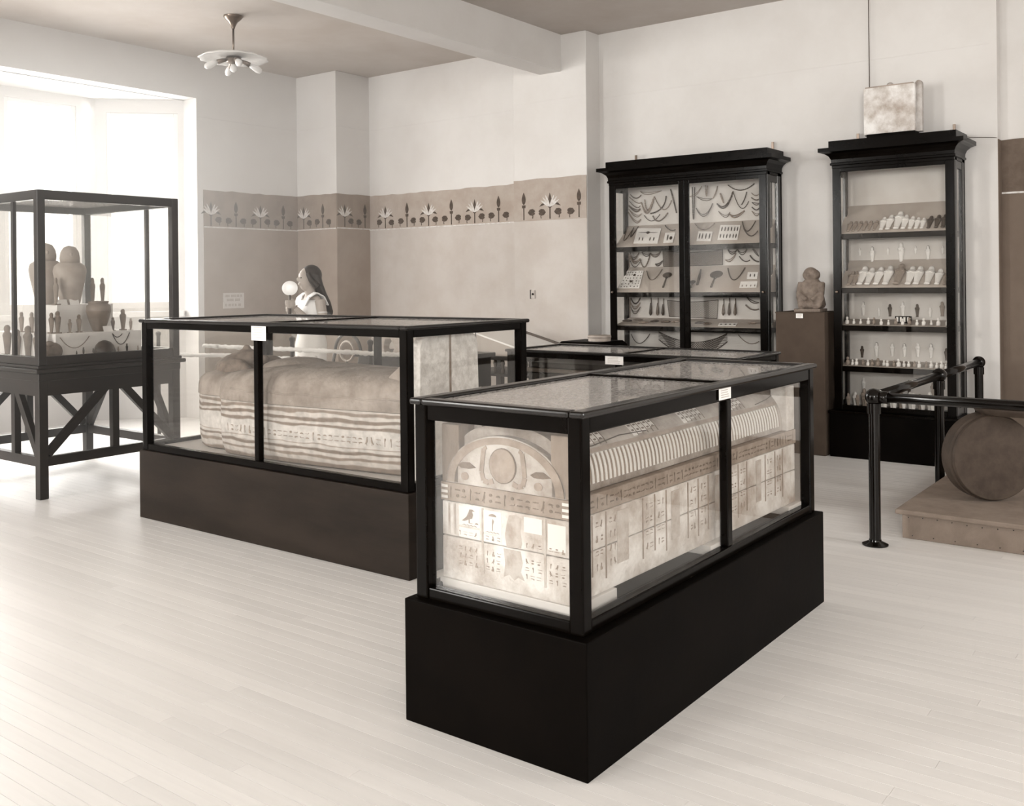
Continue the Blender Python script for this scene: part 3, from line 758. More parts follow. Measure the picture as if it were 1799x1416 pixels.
# head: wig, face and nose looking up
hd = MB().ball((CX + .02, 5.12, .90), (.17, .17, .115), 20).ball((CX + .02, 5.06, .975), (.085, .11, .06), 18).ball((CX + .02, 5.075, 1.035), (.022, .035, .03), 10).ball((CX + .02, 4.99, 1.0), (.035, .025, .03), 10)
hd.ball((CX - .12, 5.02, .92), (.06, .15, .07), 14).ball((CX + .16, 5.02, .92), (.06, .15, .07), 14).tube([(CX + .02, 4.97, .985), (CX + .02, 4.88, .975)], [.022, .028], 10)
remesh(put(hd, 'carved_head', STONE, r), .009, 4)
ch = MB().ball((CX + .03, 4.62, .95), (.22, .16, .05), 18)
put(ch, 'crossed_hands_relief', LIDM, r, smooth=True)
# foot: rising wedge and tall rounded board
ft = MB(); h0 = .20
ft.rings([[(CX - h0, 3.62, .93), (CX + h0, 3.62, .93), (CX + h0, 3.62, .95), (CX - h0, 3.62, .95)], [(CX - h0 - .01, 3.52, .93), (CX + h0 + .01, 3.52, .93), (CX + h0 - .01, 3.52, 1.03), (CX - h0 + .01, 3.52, 1.03)], [(CX - .22, 3.405, .90), (CX + .22, 3.405, .90), (CX + .20, 3.405, 1.15), (CX - .20, 3.405, 1.15)]])
auto_smooth(put(ft, 'foot_rise', LIDM, r), 50)
fp = MB(); out = [(-.235, .44), (.235, .44), (.24, .8), (.232, 1.06)]
out += [(.232 - .06 * (1 - math.cos(t)), 1.10 + .075 * math.sin(t)) for t in (0, .4, .8, 1.2, PI / 2)]
out += [(-.172 - .06 * math.sin(t), 1.10 + .075 * math.cos(t)) for t in (0, .4, .8, 1.2, PI / 2)] + [(-.232, 1.06), (-.24, .8)]
fp.poly([(CX + a - .02, 3.405, z) for a, z in out], (0, -.055, 0))
FBM = mat('pitted_foot_gesso', .82, .9, 0, 26, .8, 60, v2=.60)
put(fp, 'foot_board', FBM, r, bevel=.006)
put(B(CX - .028, CX - .012, 3.3485, 3.351, .45, 1.17), 'foot_board_joint', OLDWOOD, r)
gm = lambda a, b, t: (CX - .3535 - t, 4.86 - a, b)
# hieroglyph strip along the near side (follows the widest part)
gl = MB()
def near(u, z, t):
    y = 4.85 - u
    h = next((SEC[k][1] + (SEC[k + 1][1] - SEC[k][1]) * (SEC[k][0] - y) / (SEC[k][0] - SEC[k + 1][0]) for k in range(len(SEC) - 1) if SEC[k][0] >= y >= SEC[k + 1][0]), .24)
    return (CX - h * (.985 + .015 * min(1, max(0, (z - .52) / .12))) - .0006 - t, y, z)
glyphs(gl, near, .05, 1.35, .588, .642, .042, .004, .85, 51)
put(gl, 'side_glyph_strip', INKP, r, kind='stuff')

# ------------------------------------------------------------------ dark coffin in case 3
r = thing('dark_coffin', (6.4, 3.65, .36), 'dark carved wooden coffin inside the low case before the bead cabinet', 'coffin')
put(B(6.14, 6.66, 2.86, 4.47, .3585, .74), 'coffin_box', DARKW, r, bevel=.006)
put(B(6.12, 6.68, 2.84, 4.49, .745, .775), 'lid_edge', BROWNW, r, bevel=.004)
put(B(6.15, 6.65, 2.87, 4.46, .775, .82), 'coffin_lid', DARKW, r, bevel=.01)
g3 = lambda a, b, t: (6.1398 - t, 4.45 - a, b)
put(glyphs(MB(), g3, .03, 1.55, .64, .72, .06, .005, .8, 61), 'carved_glyphs', BROWNW, r, kind='stuff')

# ------------------------------------------------------------------ tall cabinets
XF, XBK = 7.919, 8.262
def cabinet(label, y0, y1, nd, zb, shelves, slopes, stile=.066, cst=.05):
    r = thing('display_cabinet', ((XF + XBK) / 2, (y0 + y1) / 2, 0), label, 'cabinet')
    ybm = .03
    put(B(XF - .03, XBK, y0 - ybm, y1 + ybm, 0, zb - .02), 'plinth', BLACKB, r, bevel=.005)
    put(B(XF - .04, XBK, y0 - ybm - .01, y1 + ybm + .01, zb - .03, zb - .005), 'plinth_moulding', BLACK, r, bevel=.006)
    ZT = 2.36
    put(B(8.235, XBK, y0, y1, zb - .02, ZT + .02), 'back_board', DARKW, r)
    put(B(8.226, 8.235, y0 + .03, y1 - .03, zb, ZT - .02), 'back_lining', CREAM, r)
    put(B(XF + .02, 8.235, y0 + .004, y1 - .004, zb - .022, zb + .012), 'cabinet_floor', BLACK, r)
    put(B(XF, XBK, y0, y1, ZT - .03, ZT + .05), 'cabinet_top', BLACK, r)
    for yy in (y0, y1 - .03):                            # side frames
        for xa, xb in ((XF + .026, XF + .085), (XBK - .085, XBK)): put(B(xa, xb, yy, yy + .03, zb, ZT), 'side_stile', POLISH, r, bevel=.004)
        for za, zc in ((zb, zb + .06), (ZT - .09, ZT - .03)): put(B(XF + .085, XBK - .085, yy + .003, yy + .027, za, zc), 'side_rail', POLISH, r, bevel=.004)
        put(B(XF + .08, XBK - .08, yy + .013, yy + .017, zb + .055, ZT - .085), 'side_pane', GLASS, r)
    dw = (y1 - y0) / nd
    for k in range(nd):
        a, b = y0 + dw * k, y0 + dw * (k + 1)
        sa = stile if k == 0 else cst; sb = stile if k == nd - 1 else cst
        gap = .0015
        d = put(B(XF, XF + .026, b - sb, b - gap, zb, ZT - .03), 'door', BLACK, r, bevel=.004)
        put(B(XF, XF + .026, a + gap, a + sa, zb, ZT - .03), 'door_stile', BLACK, d, bevel=.004)
        put(B(XF + .001, XF + .025, a + sa, b - sb, zb, zb + .04), 'door_rail', BLACK, d, bevel=.004)
        put(B(XF + .001, XF + .025, a + sa, b - sb, 2.297, ZT - .03), 'door_rail', BLACK, d, bevel=.004)
        put(B(XF + .011, XF + .015, a + sa - .004, b - sb + .004, zb + .036, 2.30), 'door_pane', GLASS, d)
        kk = a + sa * .5 if k == 0 and nd > 1 else b - sb * .5
        put(MB().ball((XF - .010, kk, 1.33), .012, 10), 'door_knob', BRASS, d, smooth=True)
    # cornice
    prof = [(0, 2.35), (.012, 2.355), (.012, 2.37), (.004, 2.375), (.006, 2.40), (.018, 2.425), (.045, 2.447), (.07, 2.455), (.085, 2.458), (.085, 2.49), (.02, 2.49), (.02, 2.55), (0, 2.55)]
    rr = []
    for o_, z in prof: rr.append([(XF - o_, y0 - o_, z), (XF - o_, y1 + o_, z), (XBK, y1 + o_, z), (XBK, y0 - o_, z)])
    put(MB().rings(rr), 'cornice', BLACK, r)
    for z in shelves: put(B(XF + .036, 8.226, y0 + .034, y1 - .034, z - .045, z), 'shelf', BLACK, r, bevel=.003)
    for (xf, zf, xb, zz) in slopes:
        mb = MB().quadbox([(xf, y0 + .036, zf - .002), (8.224, y0 + .036, zf - .002), (8.224, y1 - .036, zf - .002), (xf, y1 - .036, zf - .002),
                           (xf, y0 + .036, zf), (8.224, y0 + .036, zz + (zz - zf) * .09), (8.224, y1 - .036, zz + (zz - zf) * .09), (xf, y1 - .036, zf)])
        put(mb, 'sloping_board', SLOPEM, r)
    for yy in (y0 + .045, y1 - .045): put(B(8.12, 8.145, yy - .006, yy + .006, zb, 2.3), 'shelf_rack', DARKW, r)
    for yy in (y0 + .06, y1 - .12): put(B(8.24, 8.255, yy, yy + .02, 2.55, 2.64), 'wall_bracket', BRASS, r)
    return r
SL1 = [(7.957, 1.752, 8.2, 1.945), (7.957, 1.33, 8.2, 1.546), (7.957, 1.02, 8.2, 1.077)]
SL2 = [(7.957, 1.80, 8.2, 2.02), (7.957, 1.364, 8.2, 1.568), (7.957, 1.062, 8.2, 1.098), (7.957, .733, 8.2, .762)]
cabinet('wide black double-door cabinet full of bead necklaces', 3.262, 4.812, 2, .38, [s[1] - .001 for s in SL1], SL1)
cabinet('narrow black single-door cabinet full of small mummy figurines', 1.776, 2.703, 1, .38, [s[1] - .001 for s in SL2], SL2)

# necklaces hung on the back lining of the bead cabinet (y, z of ends and lowest point)
ORD = 'first second third fourth fifth sixth seventh eighth ninth tenth eleventh twelfth thirteenth fourteenth fifteenth sixteenth seventeenth eighteenth nineteenth twentieth twenty-first twenty-second'.split()
NECK = [[4.752,2.266,4.692,2.225,4.632,2.254],[4.764,2.242,4.684,2.182,4.633,2.184],[4.764,2.201,4.69,2.137,4.645,2.152],[4.771,2.162,4.697,2.098,4.645,2.122],[4.771,2.126,4.694,2.048,4.634,2.075],[4.777,2.097,4.698,1.993,4.641,2.023],[4.801,2.284,4.793,1.982,4.778,2.283],[4.633,2.184,4.567,2.076,4.492,2.23],[4.596,2.207,4.566,2.106,4.503,2.211],[4.492,2.23,4.397,2.102,4.311,2.185],[4.368,2.228,4.416,2.118,4.539,2.07],[4.603,2.058,4.523,2.0,4.433,2.06],[4.511,2.049,4.445,1.996,4.35,2.07],[4.643,2.289,4.564,2.254,4.414,2.28],[4.321,2.288,4.289,2.169,4.261,2.061],[4.097,2.293,4.09,1.995,4.073,2.291],[4.13,2.208,4.061,2.216,4.002,2.296],[3.966,2.299,3.956,2.203,3.945,2.297],[4.062,2.099,3.979,2.018,3.895,2.133],[4.056,2.204,3.973,2.161,3.9,2.176],[3.895,2.175,3.863,2.221,3.847,2.286],[3.854,2.13,3.773,2.088,3.696,2.229],[3.696,2.229,3.623,2.076,3.549,2.132],[3.823,2.218,3.803,2.165,3.788,2.127],[3.567,2.216,3.588,2.153,3.618,2.103],[3.746,2.289,3.621,2.234,3.493,2.286],[3.84,2.059,3.774,1.999,3.728,2.044],[3.729,2.025,3.674,1.994,3.589,2.051],[3.523,2.204,3.485,2.177,3.451,2.191],[3.524,2.163,3.485,2.138,3.451,2.145],[3.519,2.121,3.481,2.093,3.451,2.108],[3.52,2.079,3.481,2.05,3.452,2.067],[3.52,2.043,3.482,1.999,3.452,2.021],
[4.76,1.703,4.72,1.639,4.662,1.709],[4.76,1.672,4.715,1.603,4.651,1.648],[4.76,1.63,4.71,1.567,4.639,1.637],[4.638,1.719,4.592,1.667,4.534,1.696],[4.546,1.696,4.483,1.659,4.431,1.714],[4.651,1.637,4.605,1.565,4.546,1.676],[4.489,1.593,4.455,1.577,4.409,1.622],[4.775,1.693,4.77,1.568,4.764,1.692],[3.757,1.725,3.716,1.666,3.664,1.703],[3.664,1.712,3.614,1.658,3.562,1.719],[3.779,1.619,3.727,1.603,3.675,1.674],[3.644,1.645,3.594,1.6,3.543,1.609],[3.522,1.718,3.492,1.67,3.458,1.64],[3.543,1.652,3.503,1.608,3.458,1.593],
[4.76,1.273,4.71,1.216,4.655,1.273],[4.76,1.226,4.715,1.165,4.656,1.227],[4.76,1.185,4.715,1.118,4.656,1.186],[4.775,1.257,4.77,1.086,4.763,1.257],[3.577,1.285,3.527,1.233,3.462,1.233],[3.588,1.213,3.528,1.171,3.463,1.176],[4.76,0.925,4.67,0.836,4.555,0.932],[3.662,0.944,3.561,0.87,3.466,0.892]]
ROWS = [(33, 'highest compartment'), (47, 'second compartment'), (53, 'third compartment'), (99, 'lowest compartment')]
def bez(a, m, b, n=14):
    a, m, b = Vector(a), Vector(m), Vector(b); c = m * 2 - (a + b) / 2
    return [a * (1 - t) ** 2 + c * 2 * t * (1 - t) + b * t * t for t in [i / n for i in range(n + 1)]]
def beaded(mb, pts, r0, k=6):
    """a string of beads: tube with swelling radius"""
    P = []; R = []; per = max(r0 * 2.6, .008)
    for i in range(len(pts) - 1):
        a, b = pts[i], pts[i + 1]; n = max(1, int((b - a).length / per))
        for j in range(n):
            for t, f in ((0, .45), (.3, 1.0), (.7, 1.0)):
                P.append(a + (b - a) * (j + t) / n); R.append(r0 * f)
    P.append(pts[-1]); R.append(r0 * .4)
    return mb.tube(P, R, k)
USED = set()
for i, (a, b, c, d, e, f) in enumerate(NECK):
    row = next(n for k, n in ROWS if i < k)
    x = 8.218
    loop = abs(a - e) < .03
    door = 'statue-side' if a < 4.04 else 'pilaster-side'
    shape = 'hanging loop' if loop else ('wide swag' if abs(a - e) > .22 else 'steep strand' if abs(b - f) > .06 else 'short swag')
    combos = [(t, sh, dbl) for sh in ('dark', 'brown', 'dark', 'faded') for t in ('slim', 'thick', 'thin') for dbl in ('single', 'double')]
    random.shuffle(combos)
    tk, shade, dbl = next((c_ for c_ in combos if (c_, door, shape, row) not in USED), combos[0])
    USED.add(((tk, shade, dbl), door, shape, row))
    thick = {'thin': .0042, 'slim': .0056, 'thick': .0075}[tk]; mm = {'dark': BEAD, 'brown': BEADM, 'faded': BEADP}[shade]
    mb = beaded(MB(), bez((x, a, b), (x, c, d), (x, e, f)), thick)
    if dbl == 'double': beaded(mb, bez((x, a, b), (x, c, d + .018), (x, e, f)), thick * .8)
    o = put(mb, 'bead_necklace', mm, loc=(8.22, (a + e) / 2, max(b, f)), smooth=True)
    tag(o, '%s %s %s-strand bead necklace, %s behind the %s door, %s' % (tk, shade, dbl, shape, door, row), 'necklace', 'necklaces in the bead cabinet')
SNECK = [[[8.2,4.77,1.948],[8.027,4.711,1.809],[8.193,4.7,1.94]],[[8.193,4.70,1.94],[8.07,4.665,1.843],[8.2,4.655,1.947]],[[8.2,4.371,1.947],[8.139,4.288,1.897],[8.14,4.231,1.897]],[[8.2,4.065,1.947],[8.121,3.937,1.883],[8.2,3.863,1.947]],[[8.2,3.601,1.947],[8.084,3.506,1.853],[8.2,3.477,1.947]],[[8.123,3.557,1.884],[8.027,3.453,1.809],[8.085,3.408,1.854]],[[8.174,4.556,1.523],[8.076,4.446,1.436],[8.189,4.398,1.536]],[[8.188,3.738,1.536],[8.068,3.628,1.429],[8.191,3.575,1.538]]]
SN_LAB = ['thin bead strand draped in a loop at the door end of the upper sloping board', 'thin bead strand zigzagging beside the white scarab card on the sloping board', 'thick bead necklace by the middle door stile on the upper sloping board', 'broad bead necklace above the small white card of three amulets', 'crossed bead strand lying beside the large white amulet card', 'lower bead strand lying beside the large white amulet card', 'bead necklace lying between the spotted scarab board and the mirror', 'double bead necklace lying beside the bronze mirror on the middle board']
for i, (p, q, s) in enumerate(SNECK):
    up = Vector((-.004, 0, .006))
    mb = beaded(MB(), [v + up for v in bez(p, q, s)], .0055)
    o = put(mb, 'bead_necklace', BEAD if i % 3 else BEADM, loc=q, smooth=True)
    tag(o, SN_LAB[i], 'necklace', 'necklaces on the sloping boards')
CARDS = [([[8.181,4.654,1.93],[8.168,4.395,1.919],[7.98,4.333,1.771],[7.99,4.591,1.78]], 'a'), ([[8.106,4.319,1.871],[8.107,4.217,1.872],[7.983,4.18,1.774],[7.983,4.276,1.774]], 'b'), ([[8.108,3.983,1.872],[8.097,3.839,1.864],[7.986,3.807,1.776],[7.991,3.947,1.781]], 'c'), ([[8.173,3.798,1.924],[8.162,3.603,1.915],[7.99,3.558,1.779],[7.995,3.747,1.784]], 'd'), ([[8.179,4.77,1.527],[8.175,4.591,1.524],[7.99,4.535,1.361],[7.991,4.765,1.362]], 'e'), ([[8.145,3.531,1.497],[8.143,3.435,1.496],[8.076,3.417,1.437],[8.077,3.512,1.438]], 'f'), ([[8.051,3.556,1.415],[8.055,3.404,1.418],[7.993,3.388,1.363],[7.99,3.544,1.361]], 'g'), ([[8.075,3.774,1.048],[8.086,3.605,1.05],[7.995,3.585,1.029],[7.983,3.747,1.027]], 'h')]
CL = {'a': 'white card with four dark bars and a winged scarab strung across it', 'b': 'small white card holding one pointed and one oval amulet', 'c': 'small white card holding a row of slanting dark pendants', 'd': 'large white card holding two rows of slender amulets', 'e': 'white board dotted all over with small dark scarabs', 'f': 'small white card with two short dark bars', 'g': 'small white card with four pale bars in a row', 'h': 'narrow white card with four dark oval scarabs on the lowest board'}
for q, key in CARDS:
    Q = [Vector(p) + Vector((-.002, 0, .003)) for p in q]; c = sum(Q, Vector()) / 4
    n = (Q[1] - Q[0]).cross(Q[3] - Q[0]).normalized()
    if n.z < 0: n = -n
    r = thing('amulet_card', c, CL[key], 'card', 'amulet cards in the bead cabinet')
    put(MB().quadbox(Q + [p + n * .003 for p in Q]), 'card', PAPER, r)
    def at(u, v): return Q[0] * (1 - u) * (1 - v) + Q[1] * u * (1 - v) + Q[2] * u * v + Q[3] * (1 - u) * v + n * .004
    du = (Q[1] - Q[0]).normalized(); dv = (Q[3] - Q[0]).normalized()
    def piece(u, v, a, b, name='amulet', m_=BEAD):
        p = at(u, v); rot = Matrix((du, dv, n)).transposed()
        put(MB().ball(p, (a, b, .003), 8, rot), name, m_, r, smooth=True)
    if key == 'a':
        piece(.5, .3, .11, .004); piece(.5, .3, .022, .022, 'scarab')
        for u in (.2, .34, .65, .8): piece(u, .72, .006, .032)
    elif key == 'b': piece(.35, .5, .007, .055); piece(.7, .55, .015, .03, 'scarab')
    elif key == 'c':
        for u in (.15, .35, .6, .85): piece(u, .5, .007, .05)
    elif key == 'd':
        for u in (.12, .28, .44, .6, .76, .9):
            piece(u, .28, .006, .038); piece(u, .75, .006, .036)
    elif key == 'e':
        for i in range(6):
            for j in range(6): piece(.1 + .16 * i + random.uniform(-.03, .03), .1 + .16 * j + random.uniform(-.03, .03), .006, .007, 'scarab')
        piece(.55, .25, .014, .018, 'scarab'); piece(.5, .62, .018, .016, 'scarab')
    elif key == 'f':
        for u in (.3, .7): piece(u, .5, .006, .024)
    elif key == 'g':
        for u in (.15, .4, .65, .88): piece(u, .7, .005, .014, m_=BEADP)
    else:
        for u in (.15, .4, .64, .88): piece(u, .5, .011, .015, 'scarab')
for nm, (p, q), rad, lab in (('hand_mirror', ((8.125, 4.315, 1.486), (7.997, 4.292, 1.373)), .048, 'dark bronze hand mirror lying next to the middle door stile'), ('hand_mirror', ((8.124, 3.823, 1.486), (7.995, 3.815, 1.371)), .062, 'larger dark bronze hand mirror lying beside the double bead necklace'), ('hand_mirror', ((8.05, 4.02, 1.42), (7.995, 4.012, 1.371)), .03, 'small dark bronze mirror partly behind the middle door stile')):
    p, q = Vector(p), Vector(q); d = (p - q).normalized(); sd = Vector((0, 1, 0)); n = d.cross(sd).normalized()
    if n.z < 0: n = -n
    r = thing(nm, q, lab, 'mirror', 'mirrors in the bead cabinet')
    put(MB().ball(p, (rad, rad * .8, .004), 22, Matrix((sd, d, n)).transposed()), 'disc', BRONZE, r, smooth=True)
    put(MB().tube([p - d * rad * .75, p - d * rad * 1.0, q], [.016, .007, .01], 8), 'handle', BRONZE, r, smooth=True)
p, q = Vector((8.177, 4.0, 1.532)), Vector((8.022, 3.96, 1.395))
o = put(MB().tube([p, p * .7 + q * .3, p * .45 + q * .55, q], [.006, .009, .014, .012], 8), 'bead_pendant', BEAD, loc=q, smooth=True)
tag(o, 'knotted bead pendant lying between the two bronze mirrors', 'pendant')
# bead nets
def net(corners, label, step=.013, name='bead_net', cres=None):
    a, b, c, d = [Vector((8.219, *p)) for p in corners]; mb = MB()
    nu = int((a - b).length / step); nv = int((a - d).length / step)
    def at(u, v): return (a * (1 - u) + b * u) * (1 - v) + (d * (1 - u) + c * u) * v - Vector((0, 0, .016 * math.sin(PI * u) * (1 - v)))
    for i in range(-nv, nu):
        for s in (1, -1):
            pts = []
            for j in range(nv + 1):
                u = (i + j) / nu if s == 1 else (i + nv - j) / nu
                if 0 <= u <= 1: pts.append(at(u, j / nv))
            if len(pts) > 1: mb.tube(pts, .0017, 4)
    r = thing(name, (8.22, c.y, c.z), label, 'bead net', 'bead nets in the bead cabinet')
    put(mb, 'beadwork', BEADM, r)
    bd = MB()
    for p, q in ((0, 1), (1, 2), (2, 3), (3, 0)):
        cs = [(0, 0), (1, 0), (1, 1), (0, 1)]
        beaded(bd, [at(*[cs[p][k] + (cs[q][k] - cs[p][k]) * t / 8 for k in (0, 1)]) for t in range(9)], .004)
    put(bd, 'border_beads', BEAD, r, smooth=True)
net([[4.408, 1.712], [3.804, 1.706], [3.805, 1.571], [4.404, 1.566]], 'wide fine bead net cloth hung in the second compartment', .010)
net([[4.368, 1.249], [3.851, 1.255], [3.864, 1.085], [4.348, 1.098]], 'lattice bead net with dark border hung in the third compartment', .016)
mb = MB(); r = thing('bead_collar', (8.22, 4.11, .74), 'crescent bead net collar hung in the lowest compartment', 'bead net', 'bead nets in the bead cabinet')
up = bez((8.219, 4.463, .955), (8.219, 4.107, .865), (8.219, 3.766, .955), 30); lo = bez((8.219, 4.463, .88), (8.219, 4.107, .74), (8.219, 3.766, .88), 30)
for i in range(31):
    for s in (1, -1):
        pts = []
        for j in range(7):
            k = i + s * j
            if 0 <= k <= 30: pts.append(up[k].lerp(lo[k], j / 6))
        if len(pts) > 1: mb.tube(pts, .0025, 4)
put(mb, 'beadwork', BEAD, r)
bd = MB(); beaded(bd, up, .004); beaded(bd, lo, .005); put(bd, 'border_beads', BEAD, r, smooth=True)
for i, (y, z0, z1) in enumerate(((4.539, 1.273, 1.105), (4.465, 1.274, 1.106), (4.408, 1.265, 1.107), (3.798, 1.265, 1.115), (3.741, 1.275, 1.116), (3.684, 1.27, 1.116))):
    r = thing('bead_tassel', (8.22, y, z1), '%s bead tassel hung between the lattice net and the %s, %s' % ('dark' if i % 2 == 0 else 'brown', 'bead swags' if i < 3 else 'draped strands', ('farthest from the net', 'middle of three', 'nearest the net')[i] if i < 3 else ('nearest the net', 'middle of three', 'farthest from the net')[i - 3]), 'tassel', 'tassels beside the lattice net %d' % (i // 3))
    put(MB().tube([(8.22, y, z0), (8.22, y, z0 - .06)], .005, 6), 'cord', BEADM, r, smooth=True)
    mb = MB().tube([(8.212, y, z0 - .05), (8.21, y, z0 - .09), (8.205, y, z1 + .02), (8.205, y, z1)], [.006, .012, .016, .006], 8)
    put(mb, 'tassel_head', BEAD if i % 2 == 0 else BEADM, r, smooth=True)
# small things on lowest sloping board and floor of the bead cabinet
rnd = random.Random(5)
for i in range(9):
    y = (4.72, 4.62, 4.52, 4.42, 4.30, 4.20, 3.95, 3.87, 3.46)[i]; x = rnd.uniform(8.03, 8.12); z = 1.02 + (x - 7.957) / .243 * .057
    mb = MB().ball((x, y, z + .010), (.02 + .012 * rnd.random(), .03 + .02 * rnd.random(), .012), 10)
    mb.ball((x - .02, y + .03, z + .007), (.014, .018, .008), 8)
    tag(put(mb, 'stone_amulet', (BEAD, BEADM, BEADP)[i % 3], loc=(x, y, z), smooth=True), '%s lumpy stone amulet, %s from the pilaster side of the lowest sloping board' % (('dark', 'brown', 'pale')[i % 3], ORD[i]), 'amulet', 'stone amulets on the lowest board')
for y in (4.0, 3.62):
    r = thing('stone_bowl', (8.08, y, .392), 'pale rounded bowl on the cabinet floor below the %s' % ('middle of the collar' if y > 3.8 else 'lowest hanging strand'), 'bowl', 'bowls on the cabinet floor')
    put(MB().lathe([(.03, 0), (.065, .02), (.09, .07), (.095, .11), (.085, .11), (.078, .07), (.03, .02)], (8.08, y, .392), 20), 'bowl_body', CERAM, r, smooth=True)
    put(MB().lathe([(.096, .105), (.10, .11), (.096, .118), (.084, .118), (.084, .108)], (8.08, y, .392), 20), 'rim', CERAM, r, smooth=True)

# figurines ----------------------------------------------------------------------
def fig_rings(h, wide=1.0):
    """mummiform figure along +z, face towards -x; (z, rx, ry, xoff)"""
    P = [(0, .055, .10, -.03), (.035, .06, .105, -.03), (.06, .045, .095, -.005), (.12, .05, .09, 0), (.30, .062, .115, 0), (.48, .07, .14, 0), (.60, .078, .165, -.004), (.68, .08, .175, -.006), (.74, .07, .15, 0), (.775, .055, .095, 0), (.81, .058, .085, -.004), (.87, .068, .09, -.008), (.93, .064, .086, -.004), (.975, .045, .062, 0), (1.0, .018, .024, 0)]
    k = 12; rr = []
    for z, rx, ry, xo in P:
        rr.append([((xo + rx * math.cos(2 * PI * a / k)) * h, ry * wide * math.sin(2 * PI * a / k) * h, z * h) for a in range(k)])
    return rr
FM = {}
for key, mm in (('p', FAI), ('s', FAIM), ('m', FAIM), ('w', FAI), ('d', FAID)):
    b_ = MB().rings(fig_rings(1.0)); FM[key] = meshof(b_, 'figurine_body', mm)
    wg = MB().rings([[((xo + rx * math.cos(2 * PI * a / 10)), ry * math.sin(2 * PI * a / 10), z) for a in range(10)] for z, rx, ry, xo in ((.72, .05, .10, .028), (.80, .06, .105, .022), (.90, .066, .10, .014), (.965, .055, .078, .008), (1.008, .02, .03, .004))])
    FM[key + 'wig'] = meshof(wg, 'wig', FAID if key in 'wsd' else mm)
    ar = MB()
    for s in (-1, 1): ar.tube([(-.05, s * .15, .66), (-.085, s * .10, .58), (-.092, -s * .03, .63)], [.03, .028, .02], 6)
    FM[key + 'arms'] = meshof(ar, 'folded_arms', mm)
    fc = MB().ball((-.068, 0, .865), (.012, .014, .022), 6); FM[key + 'nose'] = meshof(fc, 'nose', mm)
    for k_ in (key, key + 'wig', key + 'arms', key + 'nose'):
        for p in FM[k_].polygons: p.use_smooth = True
def figurine(key, h, loc, tilt, label, group, parts=True, jig=0.0):
    o = thing('funerary_figurine', loc, label, 'figurine', group)
    o.rotation_euler = (0, tilt, jig); o.scale = (h, h, h)
    for nm, k_ in (('body', key), ('wig', key + 'wig'), ('folded_arms', key + 'arms'), ('nose', key + 'nose')):
        c = bpy.data.objects.new(nm, FM[k_]); col.objects.link(c); c.parent = o
KW = {'p': 'pale glazed', 's': 'small dark-wigged', 'm': 'mottled brownish', 'w': 'white with dark wig', 'd': 'dark wooden'}
F1 = [[2.595,.125,'s'],[2.555,.124,'s'],[2.515,.124,'s'],[2.475,.123,'s'],[2.435,.122,'s'],[2.39,.122,'s'],[2.335,.159,'p'],[2.285,.18,'p'],[2.22,.216,'p'],[2.168,.173,'p'],[2.116,.153,'p'],[2.071,.138,'p'],[2.029,.13,'p'],[1.978,.146,'d'],[1.923,.154,'d'],[1.875,.158,'d']]
F2 = [[2.595,.175,'m'],[2.555,.175,'m'],[2.508,.227,'p'],[2.448,.21,'p'],[2.38,.217,'p'],[2.308,.23,'p'],[2.223,.251,'m'],[2.135,.219,'p'],[2.076,.218,'p'],[1.994,.216,'p'],[1.922,.185,'p'],[1.866,.156,'m']]
for F, S, nm in ((F1, SL2[0], 'topmost'), (F2, SL2[1], 'second')):
    ang = math.atan2(S[2] - S[0], S[3] - S[1])          # lean back on the board
    for i, (y, h, k) in enumerate(F):
        h = min(h, .30); x0 = S[0] + .012; z0 = S[1] + (x0 - S[0]) * (S[3] - S[1]) / (S[2] - S[0]) + .002
        off = .055 * h
        figurine(k, h, (x0 - off * math.cos(ang) + .006, y, z0 + off * math.sin(ang) + .001), ang, '%s figurine, %s from the pedestal side, leaning on the %s sloping board' % (KW[k], ORD[i], nm), '%s figurines on the %s board' % (KW[k], nm))
W1 = [[2.58,1.627,.057,'w'],[2.479,1.57,.12,'w'],[2.354,1.627,.056,'w'],[2.25,1.565,.15,'p'],[2.14,1.63,.061,'w'],[2.045,1.582,.106,'w'],[1.935,1.624,.06,'w']]
W2 = [[2.557,1.128,.111,'w'],[2.431,1.12,.076,'p'],[2.343,1.126,.095,'d'],[2.243,1.123,.117,'p'],[2.131,1.125,.097,'d'],[2.034,1.121,.079,'p'],[1.943,1.132,.11,'m']]
W3 = [[2.57,.782,.091,'d'],[2.453,.792,.114,'w'],[2.328,.801,.104,'p'],[2.233,.8,.103,'w'],[2.13,.804,.107,'p'],[2.029,.799,.106,'w'],[1.916,.785,.091,'d']]
W4 = [[2.56,.50,.11,'p'],[2.20,.50,.11,'d'],[2.02,.50,.10,'m']]
for Wl, nm in ((W1, 'second'), (W2, 'third'), (W3, 'fourth'), (W4, 'lowest')):
    for i, (y, z, h, k) in enumerate(Wl):
        figurine(k, h * 1.05, (8.2265 - .07 * h, y, z), 0, '%s figurine pinned up, %s from the pedestal side, %s compartment' % (KW[k], ORD[i], nm), '%s figurines pinned in the %s compartment' % (KW[k], nm))
rnd = random.Random(11)
AM = meshof(MB().ball((0, 0, .32), (.2, .26, .32), 10).ball((0, 0, .78), (.16, .18, .2), 8).ball((-.1, 0, .08), (.22, .26, .1), 8), 'amulet', FAI)
AMB = {'pale': AM, 'mottled': AM.copy()}
AMB['mottled'].materials[0] = FAIM
for mm_ in AMB.values():
    for p in mm_.polygons: p.use_smooth = True
